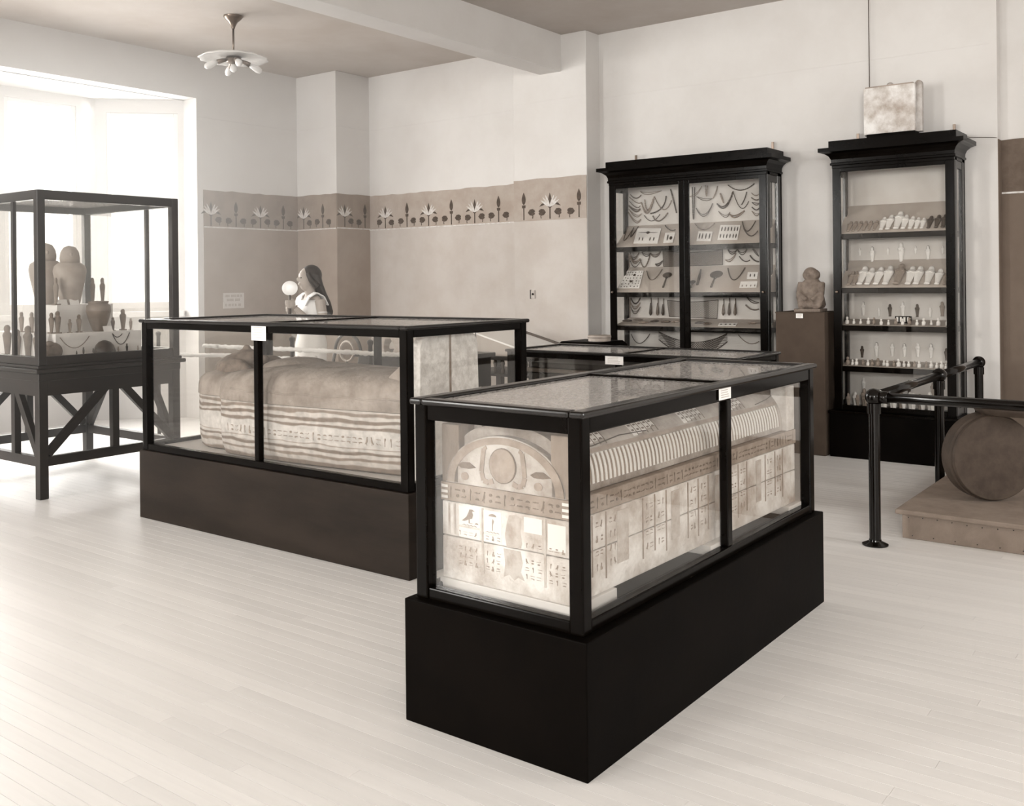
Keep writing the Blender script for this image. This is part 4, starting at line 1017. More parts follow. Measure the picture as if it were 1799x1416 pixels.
for n, S, nm, hh in ((15, SL2[2], 'third', .055), (20, SL2[3], 'fourth', .06)):
    for i in range(n):
        y = 2.62 - (2.62 - 1.86) * i / (n - 1) + rnd.uniform(-.006, .006); x = 8.00 + rnd.uniform(-.015, .015)
        z = S[1] + (x - S[0]) * (S[3] - S[1]) / (S[2] - S[0]); h = hh * rnd.uniform(.75, 1.15)
        key = 'pale' if (rnd.random() < .6) else 'mottled'
        o = bpy.data.objects.new('squatting_amulet', AMB[key]); col.objects.link(o); o.location = (x, y, z); o.scale = (h, h, h)
        tag(o, 'tiny %s squatting amulet, %s from the pedestal side on the %s board' % (key, ORD[i], nm), 'amulet', '%s amulets on the %s board' % (key, nm))
for i in range(22):
    y = 2.62 - .036 * i; k = rnd.choice('pmpsm')
    figurine(k, rnd.uniform(.10, .15), (8.02 + .05 * (i % 2), y, .393), rnd.uniform(-.05, .08), '%s figurine, %s from the pedestal side in the crowded cabinet floor row' % (KW[k], ORD[i]), '%s figurines on the cabinet floor' % KW[k])
r = thing('amulet_box', (8.03, 2.20, 1.077), 'small dark box holding four white bars above the amulet row', 'box')
put(B(8.06, 8.10, 2.14, 2.26, 1.082, 1.135), 'tray', BLACK, r, bevel=.002)
for i in range(4): put(B(8.056, 8.0605, 2.152 + .027 * i, 2.167 + .027 * i, 1.090, 1.128), 'white_bar', PAPER, r)

# ------------------------------------------------------------------ stela on top of the narrow cabinet
r = thing('stela', (8.03, 2.27, 2.55), 'pale worn stone stela with corner posts standing on the narrow cabinet', 'stela')
put(B(7.97, 8.10, 2.07, 2.44, 2.55, 2.585), 'plinth', BLACKB, r, bevel=.003)
put(B(8.0, 8.05, 2.075, 2.47, 2.585, 2.96), 'slab', GESSOW, r, bevel=.006)
for y0, y1, zt in ((2.035, 2.09, 2.955), (2.43, 2.485, 2.945)):
    fp = MB(); cy_ = (y0 + y1) / 2; w_ = (y1 - y0) / 2
    fp.poly([(8.052, y0, 2.585), (8.052, y1, 2.585)] + [(8.052, cy_ + w_ * math.cos(t), zt + w_ * 1.2 * math.sin(t)) for t in [PI * i / 8 for i in range(9)]], (.05, 0, 0))
    put(fp, 'rounded_post', GESSO, r, bevel=.004)
put(MB().ball((8.03, 2.27, 2.968), (.02, .028, .022), 12), 'top_knob', GESSO, r, smooth=True)
put(B(8.002, 8.048, 2.09, 2.455, 2.958, 2.968), 'worn_top_edge', TANP, r)
o = put(MB().tube([(8.275, 2.505, 3.874), (8.275, 2.505, 2.95), (8.06, 2.48, 2.93)], .004, 6), 'picture_wire', BROWNW, loc=(8.275, 2.505, 2.95))
tag(o, 'thin wire running down the wall to the pale stela', 'wire')
o = put(MB().tube([(8.25, 1.80, 2.55), (8.27, 1.74, 2.53), (8.285, 1.58, 2.515), (8.287, 1.55, 2.51)], .002, 5), 'hanging_cord', BROWNW, loc=(8.27, 1.7, 2.52))
tag(o, 'thin cord from the narrow cabinet top to the wall corner', 'cord')

# ------------------------------------------------------------------ pedestal and squatting statue
r = thing('pedestal', (8.02, 2.95, 0), 'tall brown cloth-covered pedestal between the two cabinets', 'pedestal')
put(B(7.86, 8.25, 2.755, 3.168, 0, 1.16), 'cloth_body', PEDM, r, bevel=.006)
put(B(7.857, 8.252, 2.752, 3.172, 1.155, 1.166), 'top_board', PEDM, r, bevel=.003)
card((7.854, 2.96, 1.135), (.058, .038), 'x', 'tiny white card on the brown cloth pedestal')
r = thing('squatting_statue', (7.98, 2.91, 1.166), 'brown stone statue of a squatting man with folded arms on the pedestal', 'statue')
put(B(7.885, 8.06, 2.80, 3.02, 1.166, 1.192), 'statue_base', STONE, r, bevel=.004)
sx, sy, sz = 7.975, 2.905, 1.19
st = MB().ball((sx + .02, sy, sz + .13), (.06, .085, .115), 16).ball((sx + .015, sy, sz + .20), (.05, .09, .05), 14)
st.ball((sx - .005, sy, sz + .285), (.05, .062, .06), 16).ball((sx + .012, sy, sz + .28), (.055, .074, .055), 14).ball((sx - .056, sy, sz + .28), (.012, .010, .015), 8).tube([(sx, sy, sz + .22), (sx, sy, sz + .26)], .04, 10)
for s in (-1, 1):
    st.tube([(sx + .01, sy + s * .085, sz + .215), (sx - .02, sy + s * .095, sz + .13), (sx - .055, sy + s * .02, sz + .075)], [.03, .026, .018], 10)
    st.tube([(sx + .05, sy + s * .06, sz + .03), (sx - .03, sy + s * .085, sz + .10), (sx - .045, sy + s * .07, sz + .01)], [.045, .036, .024], 10)
    st.ball((sx - .06, sy + s * .06, sz + .01), (.04, .022, .014), 8)
st.ball((sx, sy, sz + .03), (.07, .095, .04), 14)
remesh(put(st, 'statue_body', STONE, r), .006, 3)

# ------------------------------------------------------------------ pipe railing, platform and stone disc
r = thing('pipe_railing', (5.41, 1.632, 0), 'black pipe railing with ball joints around the matting platform', 'railing')
ZR = .80
for (px, py, zt) in ((5.41, 1.632, ZR), (6.80, 1.632, ZR), (7.98, 1.632, ZR), (5.41, -.6, ZR)):
    p = put(MB().lathe([(.03, .01), (.03, zt)], (px, py, 0), 20), 'post', IRON, r, smooth=False); auto_smooth(p)
    f_ = put(MB().lathe([(.068, 0), (.068, .006), (.05, .014), (.034, .022), (.032, .03)], (px, py, 0), 24), 'floor_flange', IRON, p); auto_smooth(f_)
    put(MB().ball((px, py, zt), .046, 20), 'ball_joint', IRON, p, smooth=True)
    c_ = put(MB().lathe([(.037, zt - .09), (.037, zt - .035)], (px, py, 0), 20), 'collar', IRON, p); auto_smooth(c_)
for a, b in (((5.41, 1.632, ZR), (6.80, 1.632, ZR)), ((6.80, 1.632, ZR), (7.98, 1.632, ZR)), ((5.41, 1.632, ZR), (5.41, -.6, ZR))):
    put(MB().tube([a, b], .027, 16), 'rail', IRON, r, smooth=True)
    d = (Vector(b) - Vector(a)).normalized()
    put(MB().tube([Vector(a) + d * .03, Vector(a) + d * .075], .034, 16), 'rail_collar', IRON, r, smooth=True)
r = thing('matting_platform', (6.6, .6, 0), 'low platform covered in woven matting under the stone disc', 'platform')
put(B(5.642, 7.55, -.7, 1.555, 0, .135), 'platform_side', MAT_, r, bevel=.004)
put(B(5.61, 7.55, -.73, 1.585, .134, .162), 'platform_top', MAT_, r, bevel=.008)
nl = MB()
for i in range(14): nl.ball((5.640, 1.52 - .075 * i, .118 + .005 * math.sin(i)), (.002, .003, .003), 6)
for i in range(10): nl.ball((5.640, 1.5 - .11 * i, .02), (.002, .003, .003), 6)
put(nl, 'upholstery_nails', IRON, r, kind='stuff')
r = thing('stone_disc', (6.12, 1.17, .162), 'large dark round stone disc standing on edge on the matting platform', 'disc')
ax = Vector((math.cos(math.radians(40)), math.sin(math.radians(40)), 0)); sd = Vector((-ax.y, ax.x, 0)); cc = Vector((6.10, 1.165, .411))
def dring(o_, rad): return [cc + ax * o_ + (sd * math.cos(2 * PI * a / 48) + Vector((0, 0, 1)) * math.sin(2 * PI * a / 48)) * rad for a in range(48)]
auto_smooth(put(MB().rings([dring(0, .236), dring(.004, .241), dring(.022, .243), dring(.034, .232), dring(.045, .250), dring(.13, .250), dring(.14, .24)]), 'disc_body', GREYST, r), 30)
r = thing('stone_slab', (6.2, 1.13, .664), 'dark rounded stone slab lying on top of the round disc', 'slab')
pts = []
for i in range(28):
    t = 2 * PI * i / 28; pts.append((6.19 + .13 * math.cos(t), 1.07 + .225 * math.sin(t), .664))
auto_smooth(put(MB().rings([[(6.19 + (p[0] - 6.19) * k, 1.07 + (p[1] - 1.07) * k, .664 + dz) for p in pts] for k, dz in ((.90, -.012), (1.0, .012), (1.0, .035), (.93, .045))]), 'slab_body', GREYST, r), 50)

# ------------------------------------------------------------------ ceiling lamp
r = thing('ceiling_lamp', (5.6, 7.35, ZC), 'brass ceiling lamp with bare bulbs around a fluted glass dish', 'lamp')
lx, ly = 5.6, 7.35
auto_smooth(put(MB().lathe([(.085, 0), (.085, -.012), (.07, -.03), (.04, -.055), (.022, -.09), (.016, -.115), (.008, -.12)], (lx, ly, ZC), 20), 'canopy', BRASS, r))
put(MB().tube([(lx, ly, ZC - .11), (lx, ly, 3.50)], .010, 10), 'rod', BRASS, r, smooth=True)
auto_smooth(put(MB().lathe([(.015, .04), (.06, .03), (.075, .0), (.06, -.03), (.02, -.045)], (lx, ly, 3.48), 18), 'hub', BRASS, r))
mb = MB(); k = 48
for rr_ in ([(.06, .0), (.16, .012), (.25, .008), (.305, -.02), (.30, -.024), (.24, .003), (.15, .006), (.06, -.006)],):
    rows = []
    for q, z in rr_:
        rows.append([(lx + q * (1 + .03 * math.cos(12 * 2 * PI * a / k)) * math.cos(2 * PI * a / k), ly + q * (1 + .03 * math.cos(12 * 2 * PI * a / k)) * math.sin(2 * PI * a / k), 3.505 + z) for a in range(k)])
    mb.rings(rows, False, True)
OPAL = mat('fluted_glass_dish', .70, .2, spec=.8)
put(mb, 'glass_dish', OPAL, r, smooth=True)
for i in range(4):
    t = PI / 4 + i * PI / 2 + .35; d = Vector((math.cos(t), math.sin(t), 0)); c = Vector((lx, ly, 3.475))
    s_ = put(MB().tube([c + d * .05, c + d * .10 + Vector((0, 0, -.012)), c + d * .145 + Vector((0, 0, -.03))], [.012, .02, .024], 12), 'socket', BRASS, r, smooth=True)
    put(MB().tube([c + d * .14 + Vector((0, 0, -.028)), c + d * .175 + Vector((0, 0, -.045)), c + d * .215 + Vector((0, 0, -.065)), c + d * .245 + Vector((0, 0, -.082)), c + d * .255 + Vector((0, 0, -.088))], [.014, .026, .033, .024, .006], 14), 'bulb', OPAL, s_, smooth=True)
put(MB().tube([(lx, ly, 3.45), (lx, ly, 3.415), (lx, ly, 3.385), (lx, ly, 3.365)], [.014, .03, .034, .01], 14), 'bulb', OPAL, r, smooth=True)

# ------------------------------------------------------------------ trestle case in front of the bay
tx0, tx1, ty0, ty1 = 3.36, 4.45, 6.53, 7.82
r = thing('trestle_case', (tx0, ty0, 0), 'glazed case on a dark braced trestle table before the bay window', 'display case')
LW = .062
legs = [(tx0, ty0), (tx1 - LW, ty0), (tx0, ty1 - LW), (tx1 - LW, ty1 - LW)]
for x, y in legs: put(B(x, x + LW, y, y + LW, 0, .80), 'leg', DARKW, r, bevel=.003)
for yy in (ty0 + .008, ty1 - LW + .008):
    put(B(tx0 + LW, tx1 - LW, yy, yy + .045, .22, .285), 'stretcher', DARKW, r, bevel=.002)
    xm = (tx0 + tx1) / 2 + .02
    put(B(xm - .025, xm + .025, yy, yy + .045, .285, .80), 'middle_leg', DARKW, r, bevel=.002)
    put(MB().bar((tx0 + LW + .005, yy + .022, .30), (xm - .03, yy + .022, .76), .04, .055), 'brace', DARKW, r, bevel=.002)
    put(MB().bar((tx1 - LW - .005, yy + .022, .30), (xm + .03, yy + .022, .76), .04, .055), 'brace', DARKW, r, bevel=.002)
for xx in (tx0 + .008, tx1 - LW + .008):
    put(B(xx, xx + .045, ty0 + LW, ty1 - LW, .22, .285), 'stretcher', DARKW, r, bevel=.002)
    for ym in (6.91, 7.40):
        put(B(xx, xx + .045, ym - .025, ym + .025, .285, .80), 'middle_leg', DARKW, r, bevel=.002)
    put(MB().bar((xx + .022, ty0 + LW + .005, .30), (xx + .022, 6.90, .76), .04, .055), 'brace', DARKW, r, bevel=.002)
    put(MB().bar((xx + .022, ty1 - LW - .005, .30), (xx + .022, 7.42, .76), .04, .055), 'brace', DARKW, r, bevel=.002)
for yy in (ty0 + .004, ty1 - .034): put(B(tx0 + LW, tx1 - LW, yy, yy + .03, .70, .80), 'apron', DARKW, r)
for xx in (tx0 + .004, tx1 - .034): put(B(xx, xx + .03, ty0 + LW, ty1 - LW, .70, .80), 'apron', DARKW, r)
put(B(tx0 - .004, tx1 + .004, ty0 - .004, ty1 + .004, .80, .855), 'table_frame', DARKW, r, bevel=.006)
put(B(tx0 - .035, tx1 + .035, ty0 - .035, ty1 + .035, .855, .885), 'table_moulding', DARKW, r, bevel=.010)
put(B(tx0 - .012, tx1 + .012, ty0 - .012, ty1 + .012, .885, .905), 'table_top', DARKW, r, bevel=.005)
put(B(tx0 + .03, tx1 - .03, ty0 + .03, ty1 - .03, .905, .935), 'deck', CREAM, r)
PW = .055; zt = 2.10
for x, y in ((tx0, ty0), (tx1 - PW, ty0), (tx0, ty1 - PW), (tx1 - PW, ty1 - PW)): put(B(x, x + PW, y, y + PW, .905, zt), 'post', DARKW, r, bevel=.005)
for lo, hi, nm in ((.905, .965, 'bottom_rail'), (zt - .065, zt, 'top_rail')):
    for yy in (ty0 + .004, ty1 - PW + .004): put(B(tx0 + PW, tx1 - PW, yy, yy + PW - .008, lo, hi), nm, DARKW, r, bevel=.004)
    for xx in (tx0 + .004, tx1 - PW + .004): put(B(xx, xx + PW - .008, ty0 + PW, ty1 - PW, lo, hi), nm, DARKW, r, bevel=.004)
for yy in (ty0 + .027, ty1 - .027): put(B(tx0 + PW - .004, tx1 - PW + .004, yy - .002, yy + .002, .96, zt - .06), 'glass_pane', GLASS, r)
for xx in (tx0 + .027, tx1 - .027):
    put(B(xx - .002, xx + .002, ty0 + PW - .004, 6.895, .96, zt - .06), 'glass_pane', GLASS, r)
    put(B(xx - .002, xx + .002, 6.925, ty1 - PW + .004, .96, zt - .06), 'glass_pane', GLASS, r)
    put(B(xx - .014, xx + .014, 6.895, 6.925, .965, zt - .065), 'mullion', DARKW, r, bevel=.003)
put(B(tx0 + PW - .004, tx1 - PW + .004, ty0 + PW - .004, ty1 - PW + .004, zt - .012, zt - .007), 'top_pane', TOPGLASS, r)
DK = .935
WB = mat('white_display_block', .80, .85)
o = put(B(3.59, 4.26, 6.74, 7.66, DK, 1.105), 'display_step', WB, loc=(3.9, 7.2, DK), bevel=.003); tag(o, 'long low white display step inside the trestle case', 'display block')
o = put(B(3.72, 4.16, 6.96, 7.46, 1.105, 1.305), 'display_block', WB, loc=(3.9, 7.2, 1.105), bevel=.003); tag(o, 'tall white display block standing on the low step', 'display block')
def canopic(c, s, label):
    r = thing('canopic_jar', c, label, 'jar')
    auto_smooth(put(MB().lathe([(q * s, z * s) for q, z in ((.065, 0), (.072, .01), (.09, .10), (.112, .20), (.122, .26), (.112, .30), (.08, .325), (.06, .33))], c, 24), 'jar_body', CERAM, r))
    hd = MB().ball((c[0], c[1], c[2] + .39 * s), (.058 * s, .062 * s, .062 * s), 16).lathe([(.068 * s, .32 * s), (.075 * s, .36 * s), (.066 * s, .41 * s), (.045 * s, .445 * s), (.01, .458 * s)], c, 18)
    hd.ball((c[0] - .02 * s, c[1] - .06 * s, c[2] + .385 * s), (.014 * s, .014 * s, .018 * s), 8)
    put(hd, 'human_head_lid', CERAM, r, smooth=True)
canopic((3.87, 7.05, 1.305), .96, 'large pale jar with human head lid on the tall display block')
canopic((3.84, 7.34, 1.305), 1.02, 'paler head-lidded jar standing behind on the display block')
canopic((4.05, 7.36, 1.305), .9, 'head-lidded jar at the window corner of the display block')
r = thing('round_vase', (3.985, 6.86, 1.105), 'brown round-shouldered vase standing on the low white step', 'vase')
auto_smooth(put(MB().lathe([(.04, 0), (.045, .01), (.07, .08), (.088, .15), (.085, .19), (.066, .205), (.07, .22), (.06, .22), (.055, .20), (.02, .19)], (3.985, 6.86, 1.105), 28), 'vase_body', CERAMD, r), 50)
put(MB().lathe([(.062, .21), (.072, .214), (.072, .224), (.058, .224)], (3.985, 6.86, 1.105), 28), 'rim', CERAMD, r, smooth=True)
r = thing('dark_bowl', (3.91, 6.665, DK), 'dark polished round bowl upside down before the white step', 'bowl')
put(MB().lathe([(.075, 0), (.077, .02), (.072, .05), (.06, .08), (.038, .102), (.012, .112), (.004, .113)], (3.91, 6.655, DK), 28), 'bowl_body', BRONZE, r, smooth=True)
put(MB().lathe([(.078, .0), (.079, .006), (.078, .012), (.07, .012), (.07, 0)], (3.91, 6.655, DK), 28), 'rim', BRONZE, r, smooth=True)
o = put(MB().ball((3.52, 6.66, DK + .055), (.075, .05, .065), 14).ball((3.50, 6.66, DK + .10), (.04, .04, .03), 10), 'rough_stone', STONE, loc=(3.52, 6.66, DK), smooth=True); tag(o, 'rough rounded brown stone at the near corner of the trestle case', 'stone')
for i, (a, b, c) in enumerate(((((3.62, 6.737, 1.08)), (3.73, 6.737, 1.00), (3.84, 6.737, 1.08)), ((4.02, 6.737, 1.09), (4.09, 6.737, 1.005), (4.16, 6.737, 1.09)), ((4.02, 6.736, 1.09), (4.06, 6.736, 1.06), (4.10, 6.736, 1.085)))):
    o = put(beaded(MB(), bez(a, b, c), .0035), 'bead_necklace', BEADP if i == 0 else BEAD, loc=b, smooth=True)
    tag(o, ('faint pale bead necklace pinned on the low white step', 'dark bead necklace pinned in a deep loop on the low white step', 'short dark bead strand pinned beside the deep loop necklace')[i], 'necklace')
def statuette(loc, h, m_, label, group=None, fat=1.0):
    o = put(MB().rings([[(loc[0] + x_ * h * fat, loc[1] + y_ * h * fat, loc[2] + z_ * h) for x_, y_, z_ in ring] for ring in fig_rings(1.0)]).box(loc[0] - .09 * h - .004, loc[0] + .09 * h + .004, loc[1] - .13 * h - .003, loc[1] + .13 * h + .003, loc[2], loc[2] + .05 * h), 'statuette', m_, loc=loc, smooth=False)
    auto_smooth(o); tag(o, label, 'statuette', group)
for i, (x, h, m_) in enumerate(((3.70, .05, BRONZE), (3.76, .07, BRONZE), (3.825, .06, BRONZE), (3.855, .075, BRONZE), (4.09, .08, BRONZE), (4.03, .06, CERAM), (4.18, .06, CERAM))):
    statuette((x, 6.66 + .015 * (i % 2), DK), h, m_, 'tiny %s statuette before the low white step, %s from the rough brown stone' % ('dark bronze' if m_ is BRONZE else 'pale', ORD[i]), 'tiny statuettes before the step %s' % ('a' if m_ is BRONZE else 'b'))
for i, (x, y, h, m_) in enumerate(((3.74, 6.82, .10, CERAMD), (3.82, 6.84, .13, CERAMD), (4.10, 6.86, .10, CERAMD), (4.17, 6.84, .16, CERAMD), (4.21, 6.80, .09, CERAM), (3.66, 6.84, .16, STONE))):
    statuette((x, y, 1.105), h, m_, '%s statuette standing on the low white step%s' % ({'brown_pottery': 'brown pottery', 'pale_pottery': 'pale pottery', 'brown_stone': 'blocky brown stone'}[m_.name], (', short one far from the vase', ', taller one close to the vase', ', just beyond the vase', ', tallest one beyond the vase', '', '')[i]), 'statuettes on the low step ' + m_.name, 1.35)
for i, y in enumerate((6.82, 6.95, 7.1, 7.25)):
    statuette((3.50, y, DK), .20 + .03 * (i % 2), STONE, 'tall brown stone figure along the side pane, %s from the rough stone' % ORD[i], 'figures along the side pane', 1.3)
    statuette((3.63, y + .05, 1.105), .15, CERAMD, 'brown pottery figure on the side edge of the white step, %s from the front' % ORD[i], 'figures on the step edge', 1.2)
for i, x in enumerate((3.735, 4.02, 4.10)):
    statuette((x, 7.0, 1.305), .20, CERAMD, ('slim brown figure on the tall block, alone before the jar', 'slim brown figure on the tall block, next to the large jar', 'slim brown figure on the tall block, outermost past the jar')[i], 'figures on the tall block', .9)
for i, (x, y, z) in enumerate(((3.775, 6.985, 1.305), (3.86, 6.975, 1.305), (4.0, 6.765, 1.105))):
    o = put(MB().quadbox([(x - .036, y - .012, z), (x + .036, y - .012, z), (x + .036, y - .010, z), (x - .036, y - .010, z), (x - .036, y + .006, z + .04), (x + .036, y + .006, z + .04), (x + .036, y + .008, z + .04), (x - .036, y + .008, z + .04)]), 'label_card', PAPER, loc=(x, y, z))
    tag(o, 'small white card propped %s' % ('before the round-shouldered vase', 'under the large jar', 'on the tall block edge')[(i + 1) % 3] if i != 2 else 'small white card propped before the round-shouldered vase', 'card', 'cards in the trestle case %d' % (i // 2))

# ------------------------------------------------------------------ rope barrier and things behind the striped coffin case
r = thing('rope_barrier', (4.98, 5.8, 0), 'white rope barrier strung between slim dark posts behind the striped coffin case', 'barrier')
for y in (7.62, 5.86, 5.02, 4.55):
    p = put(MB().lathe([(.10, 0), (.10, .012), (.03, .03), (.016, .05), (.016, 1.0), (.022, 1.01), (.022, 1.03), (.008, 1.04)], (4.98, y, 0), 18), 'post', DARKW, r); auto_smooth(p)
def ropeline(pts, rad=.017):
    P = []
    for i in range(len(pts) - 1):
        a, b = Vector(pts[i]), Vector(pts[i + 1]); n = max(2, int((b - a).length / .02))
        for j in range(n): P.append(a + (b - a) * j / n + Vector((random.uniform(-.002, .002), 0, random.uniform(-.003, .003))))
    P.append(Vector(pts[-1])); return MB().tube(P, [rad * random.uniform(.8, 1.15) for _ in P], 8)
put(ropeline([(4.965, 6.95, .935), (4.965, 6.4, .938), (4.965, 5.86, .942), (4.965, 5.02, .942), (4.965, 4.55, .944)]), 'rope', ROPE, r, smooth=True)
put(ropeline([(4.99, 7.62, .85), (4.99, 7.2, .845), (4.99, 6.8, .86), (4.99, 6.5, .868), (4.99, 6.2, .855), (4.99, 5.86, .87), (4.99, 5.6, .885)]), 'rope', ROPE, r, smooth=True)
# dark table with waisted stands
r = thing('dark_table', (6.3, 5.7, 0), 'dark plain table behind the striped coffin case beside the woman', 'table')
put(B(6.0, 6.6, 5.15, 6.25, .80, .84), 'table_top', DARKW, r, bevel=.005)
put(B(6.03, 6.57, 5.18, 6.22, .56, .80), 'apron', DARKW, r)
for x in (6.03, 6.51):
    for y in (5.18, 6.16): put(B(x, x + .06, y, y + .06, 0, .56), 'leg', DARKW, r, bevel=.003)
def waisted(c, wd, h, label, m_=CERAM, dp=.7):
    r = thing('waisted_stand', c, label, 'stand')
    rr = []
    for t, f in ((0, .82), (.08, .80), (.35, .66), (.65, .70), (.88, .92), (1, 1)):
        a = wd * f / 2; b = wd * dp * f / 2
        rr.append([(c[0] - b, c[1] - a, c[2] + h * t), (c[0] + b, c[1] - a, c[2] + h * t), (c[0] + b, c[1] + a, c[2] + h * t), (c[0] - b, c[1] + a, c[2] + h * t)])
    put(MB().rings(rr), 'stand_body', m_, r, bevel=.004)
    put(B(c[0] - wd * dp * .5, c[0] + wd * dp * .5, c[1] - wd * .52, c[1] + wd * .52, c[2] + h, c[2] + h + .012), 'top_slab', m_, r, bevel=.004)
waisted((6.12, 6.02, .84), .15, .11, 'pale waisted stone stand at the near end of the dark table')
waisted((6.12, 5.80, .84), .15, .12, 'pale waisted stone stand in the middle of the dark table')
r = thing('tall_stand', (6.42, 7.35, 0), 'tall dark wooden stand carrying a pale slotted headrest behind the woman', 'stand')
put(B(6.33, 6.51, 7.26, 7.46, 0, 1.06), 'column', BROWNW, r, bevel=.004)
put(B(6.29, 6.55, 7.22, 7.50, 0, .06), 'foot', BROWNW, r, bevel=.004)
c = (6.40, 7.36, 1.06); rr = []
for t, f in ((0, 1.0), (.3, .92), (.7, .92), (1, 1.08)): rr.append([(c[0] - .05, c[1] - .085 * f, c[2] + .09 * t), (c[0] + .05, c[1] - .085 * f, c[2] + .09 * t), (c[0] + .05, c[1] + .085 * f, c[2] + .09 * t), (c[0] - .05, c[1] + .085 * f, c[2] + .09 * t)])
put(MB().rings(rr), 'headrest', CERAM, r, bevel=.004)
put(B(c[0] - .0515, c[0] - .049, c[1] - .05, c[1] + .05, c[2] + .035, c[2] + .048), 'slot', INKP, r)
# bentwood chair
r = thing('bentwood_chair', (6.0, 6.62, 0), 'dark bentwood chair with a looped back beside the woman', 'chair')
cx_, cy_ = 6.05, 6.60
put(MB().lathe([(.02, 0), (.19, 0), (.205, .012), (.205, .028), (.19, .04), (.02, .036)], (cx_, cy_, .43), 26), 'seat', DARKW, r, smooth=False)
for i, (dx, dy) in enumerate(((-.14, -.14), (.14, -.14), (-.14, .14), (.14, .14))):
    put(MB().tube([(cx_ + dx, cy_ + dy, .43), (cx_ + dx * 1.25, cy_ + dy * 1.25, 0)], [.018, .012], 10), 'leg', DARKW, r, smooth=True)
bk = [Vector((cx_ + .15, cy_ - .16, .44)), Vector((cx_ + .18, cy_ - .17, .70))] + [Vector((cx_ + .21, cy_ - .17 * math.cos(t), .80 + .18 * math.sin(t))) for t in [PI * i / 12 for i in range(13)]] + [Vector((cx_ + .18, cy_ + .17, .70)), Vector((cx_ + .15, cy_ + .16, .44))]
put(MB().tube(bk, .015, 10), 'outer_back_loop', DARKW, r, smooth=True)
put(MB().tube([Vector((cx_ + .20, cy_ + .09 * math.cos(t), .82 + .09 * math.sin(t))) for t in [2 * PI * i / 20 for i in range(20)]], .012, 8, True), 'inner_back_ring', CERAM, r, smooth=True)
put(MB().tube([(cx_ + .16, cy_, .44), (cx_ + .20, cy_, .74)], .01, 8), 'back_spindle', DARKW, r, smooth=True)
# low dark table with slanted desk, further right
r = thing('reading_table', (7.15, 5.4, 0), 'dark table with turned railing under the slanted desk', 'table')
put(B(6.86, 7.55, 4.93, 5.85, .745, .78), 'table_top', DARKW, r, bevel=.005)
put(B(6.88, 7.53, 4.95, 5.83, .60, .62), 'lower_shelf', DARKW, r)
for x in (6.88, 7.47):
    for y in (4.95, 5.77): put(B(x, x + .06, y, y + .06, 0, .745), 'leg', DARKW, r, bevel=.003)
for i in range(9):
    y = 5.05 + .085 * i
    put(MB().lathe([(.012, .62), (.02, .65), (.011, .68), (.02, .715), (.012, .745)], (6.90, y, 0), 8), 'baluster', BROWNW, r, smooth=True)
r = thing('slanted_desk', (7.2, 5.4, .78), 'white-topped slanted desk board on the dark reading table', 'desk')
z0, z1 = .80, 1.02; ya, yb = 4.98, 5.80
put(MB().poly([(6.92, ya, .78), (6.92, yb, .78), (6.92, yb, z1), (6.92, ya, z0)], (.56, 0, 0)), 'wedge_body', SLOPEM, r)
put(MB().quadbox([(6.89, ya - .02, z0), (7.5, ya - .02, z0), (7.5, yb + .01, z1), (6.89, yb + .01, z1), (6.89, ya - .02, z0 + .015), (7.5, ya - .02, z0 + .015), (7.5, yb + .01, z1 + .015), (6.89, yb + .01, z1 + .015)]), 'slant_top', PAPER, r)
put(MB().bar((7.49, ya - .02, z0 + .018), (7.49, yb + .01, z1 + .018), .03, .03), 'edge_trim', BROWNW, r)
o = put(MB().tube([(7.0, 5.62, 1.0), (6.88, 5.60, .99), (6.875, 5.59, .9), (6.87, 5.58, .79)], .006, 6), 'lamp_cord', DARKW, loc=(6.87, 5.58, .78)); tag(o, 'thin dark cord hanging down the slanted desk side', 'cord')
r = thing('side_stand', (7.5, 4.72, 0), 'small dark stand with stepped top by the bead cabinet', 'stand')
put(MB().rings([[(7.2, 4.93, z) , (7.2, 4.5, z), (7.62, 4.5, z), (7.62, 4.93, z)] if False else [(7.2 + q, 4.93 - q, z), (7.2 + q, 4.47 + q, z), (7.65 - q, 4.47 + q, z), (7.65 - q, 4.93 - q, z)] for q, z in ((.05, .84), (0, .855), (0, .87), (.03, .905))]), 'stand_top', BLACKB, r)
put(B(7.28, 7.58, 4.55, 4.85, 0, .84), 'stand_body', BLACKB, r, bevel=.004)
r = thing('round_tin', (7.42, 4.60, .905), 'small pale round tin on the dark stand beside the bead cabinet', 'tin')
auto_smooth(put(MB().lathe([(.10, 0), (.10, .045), (.09, .05), (.01, .05)], (7.42, 4.62, .905), 26), 'tin_body', CERAM, r))
put(MB().lathe([(.104, .028), (.104, .046), (.10, .052), (.098, .046)], (7.42, 4.62, .905), 26), 'tin_lid', CERAM, r, smooth=True)

# ------------------------------------------------------------------ woman with hand mirror
PX, PY = 5.665, 6.44
r = thing('person', (PX, PY, 0), 'woman in a white sleeveless dress with long dark hair raising a round mirror', 'person')
def cap(mb, pts, rad, k=12): return mb.tube(pts, rad, k)
b = MB()
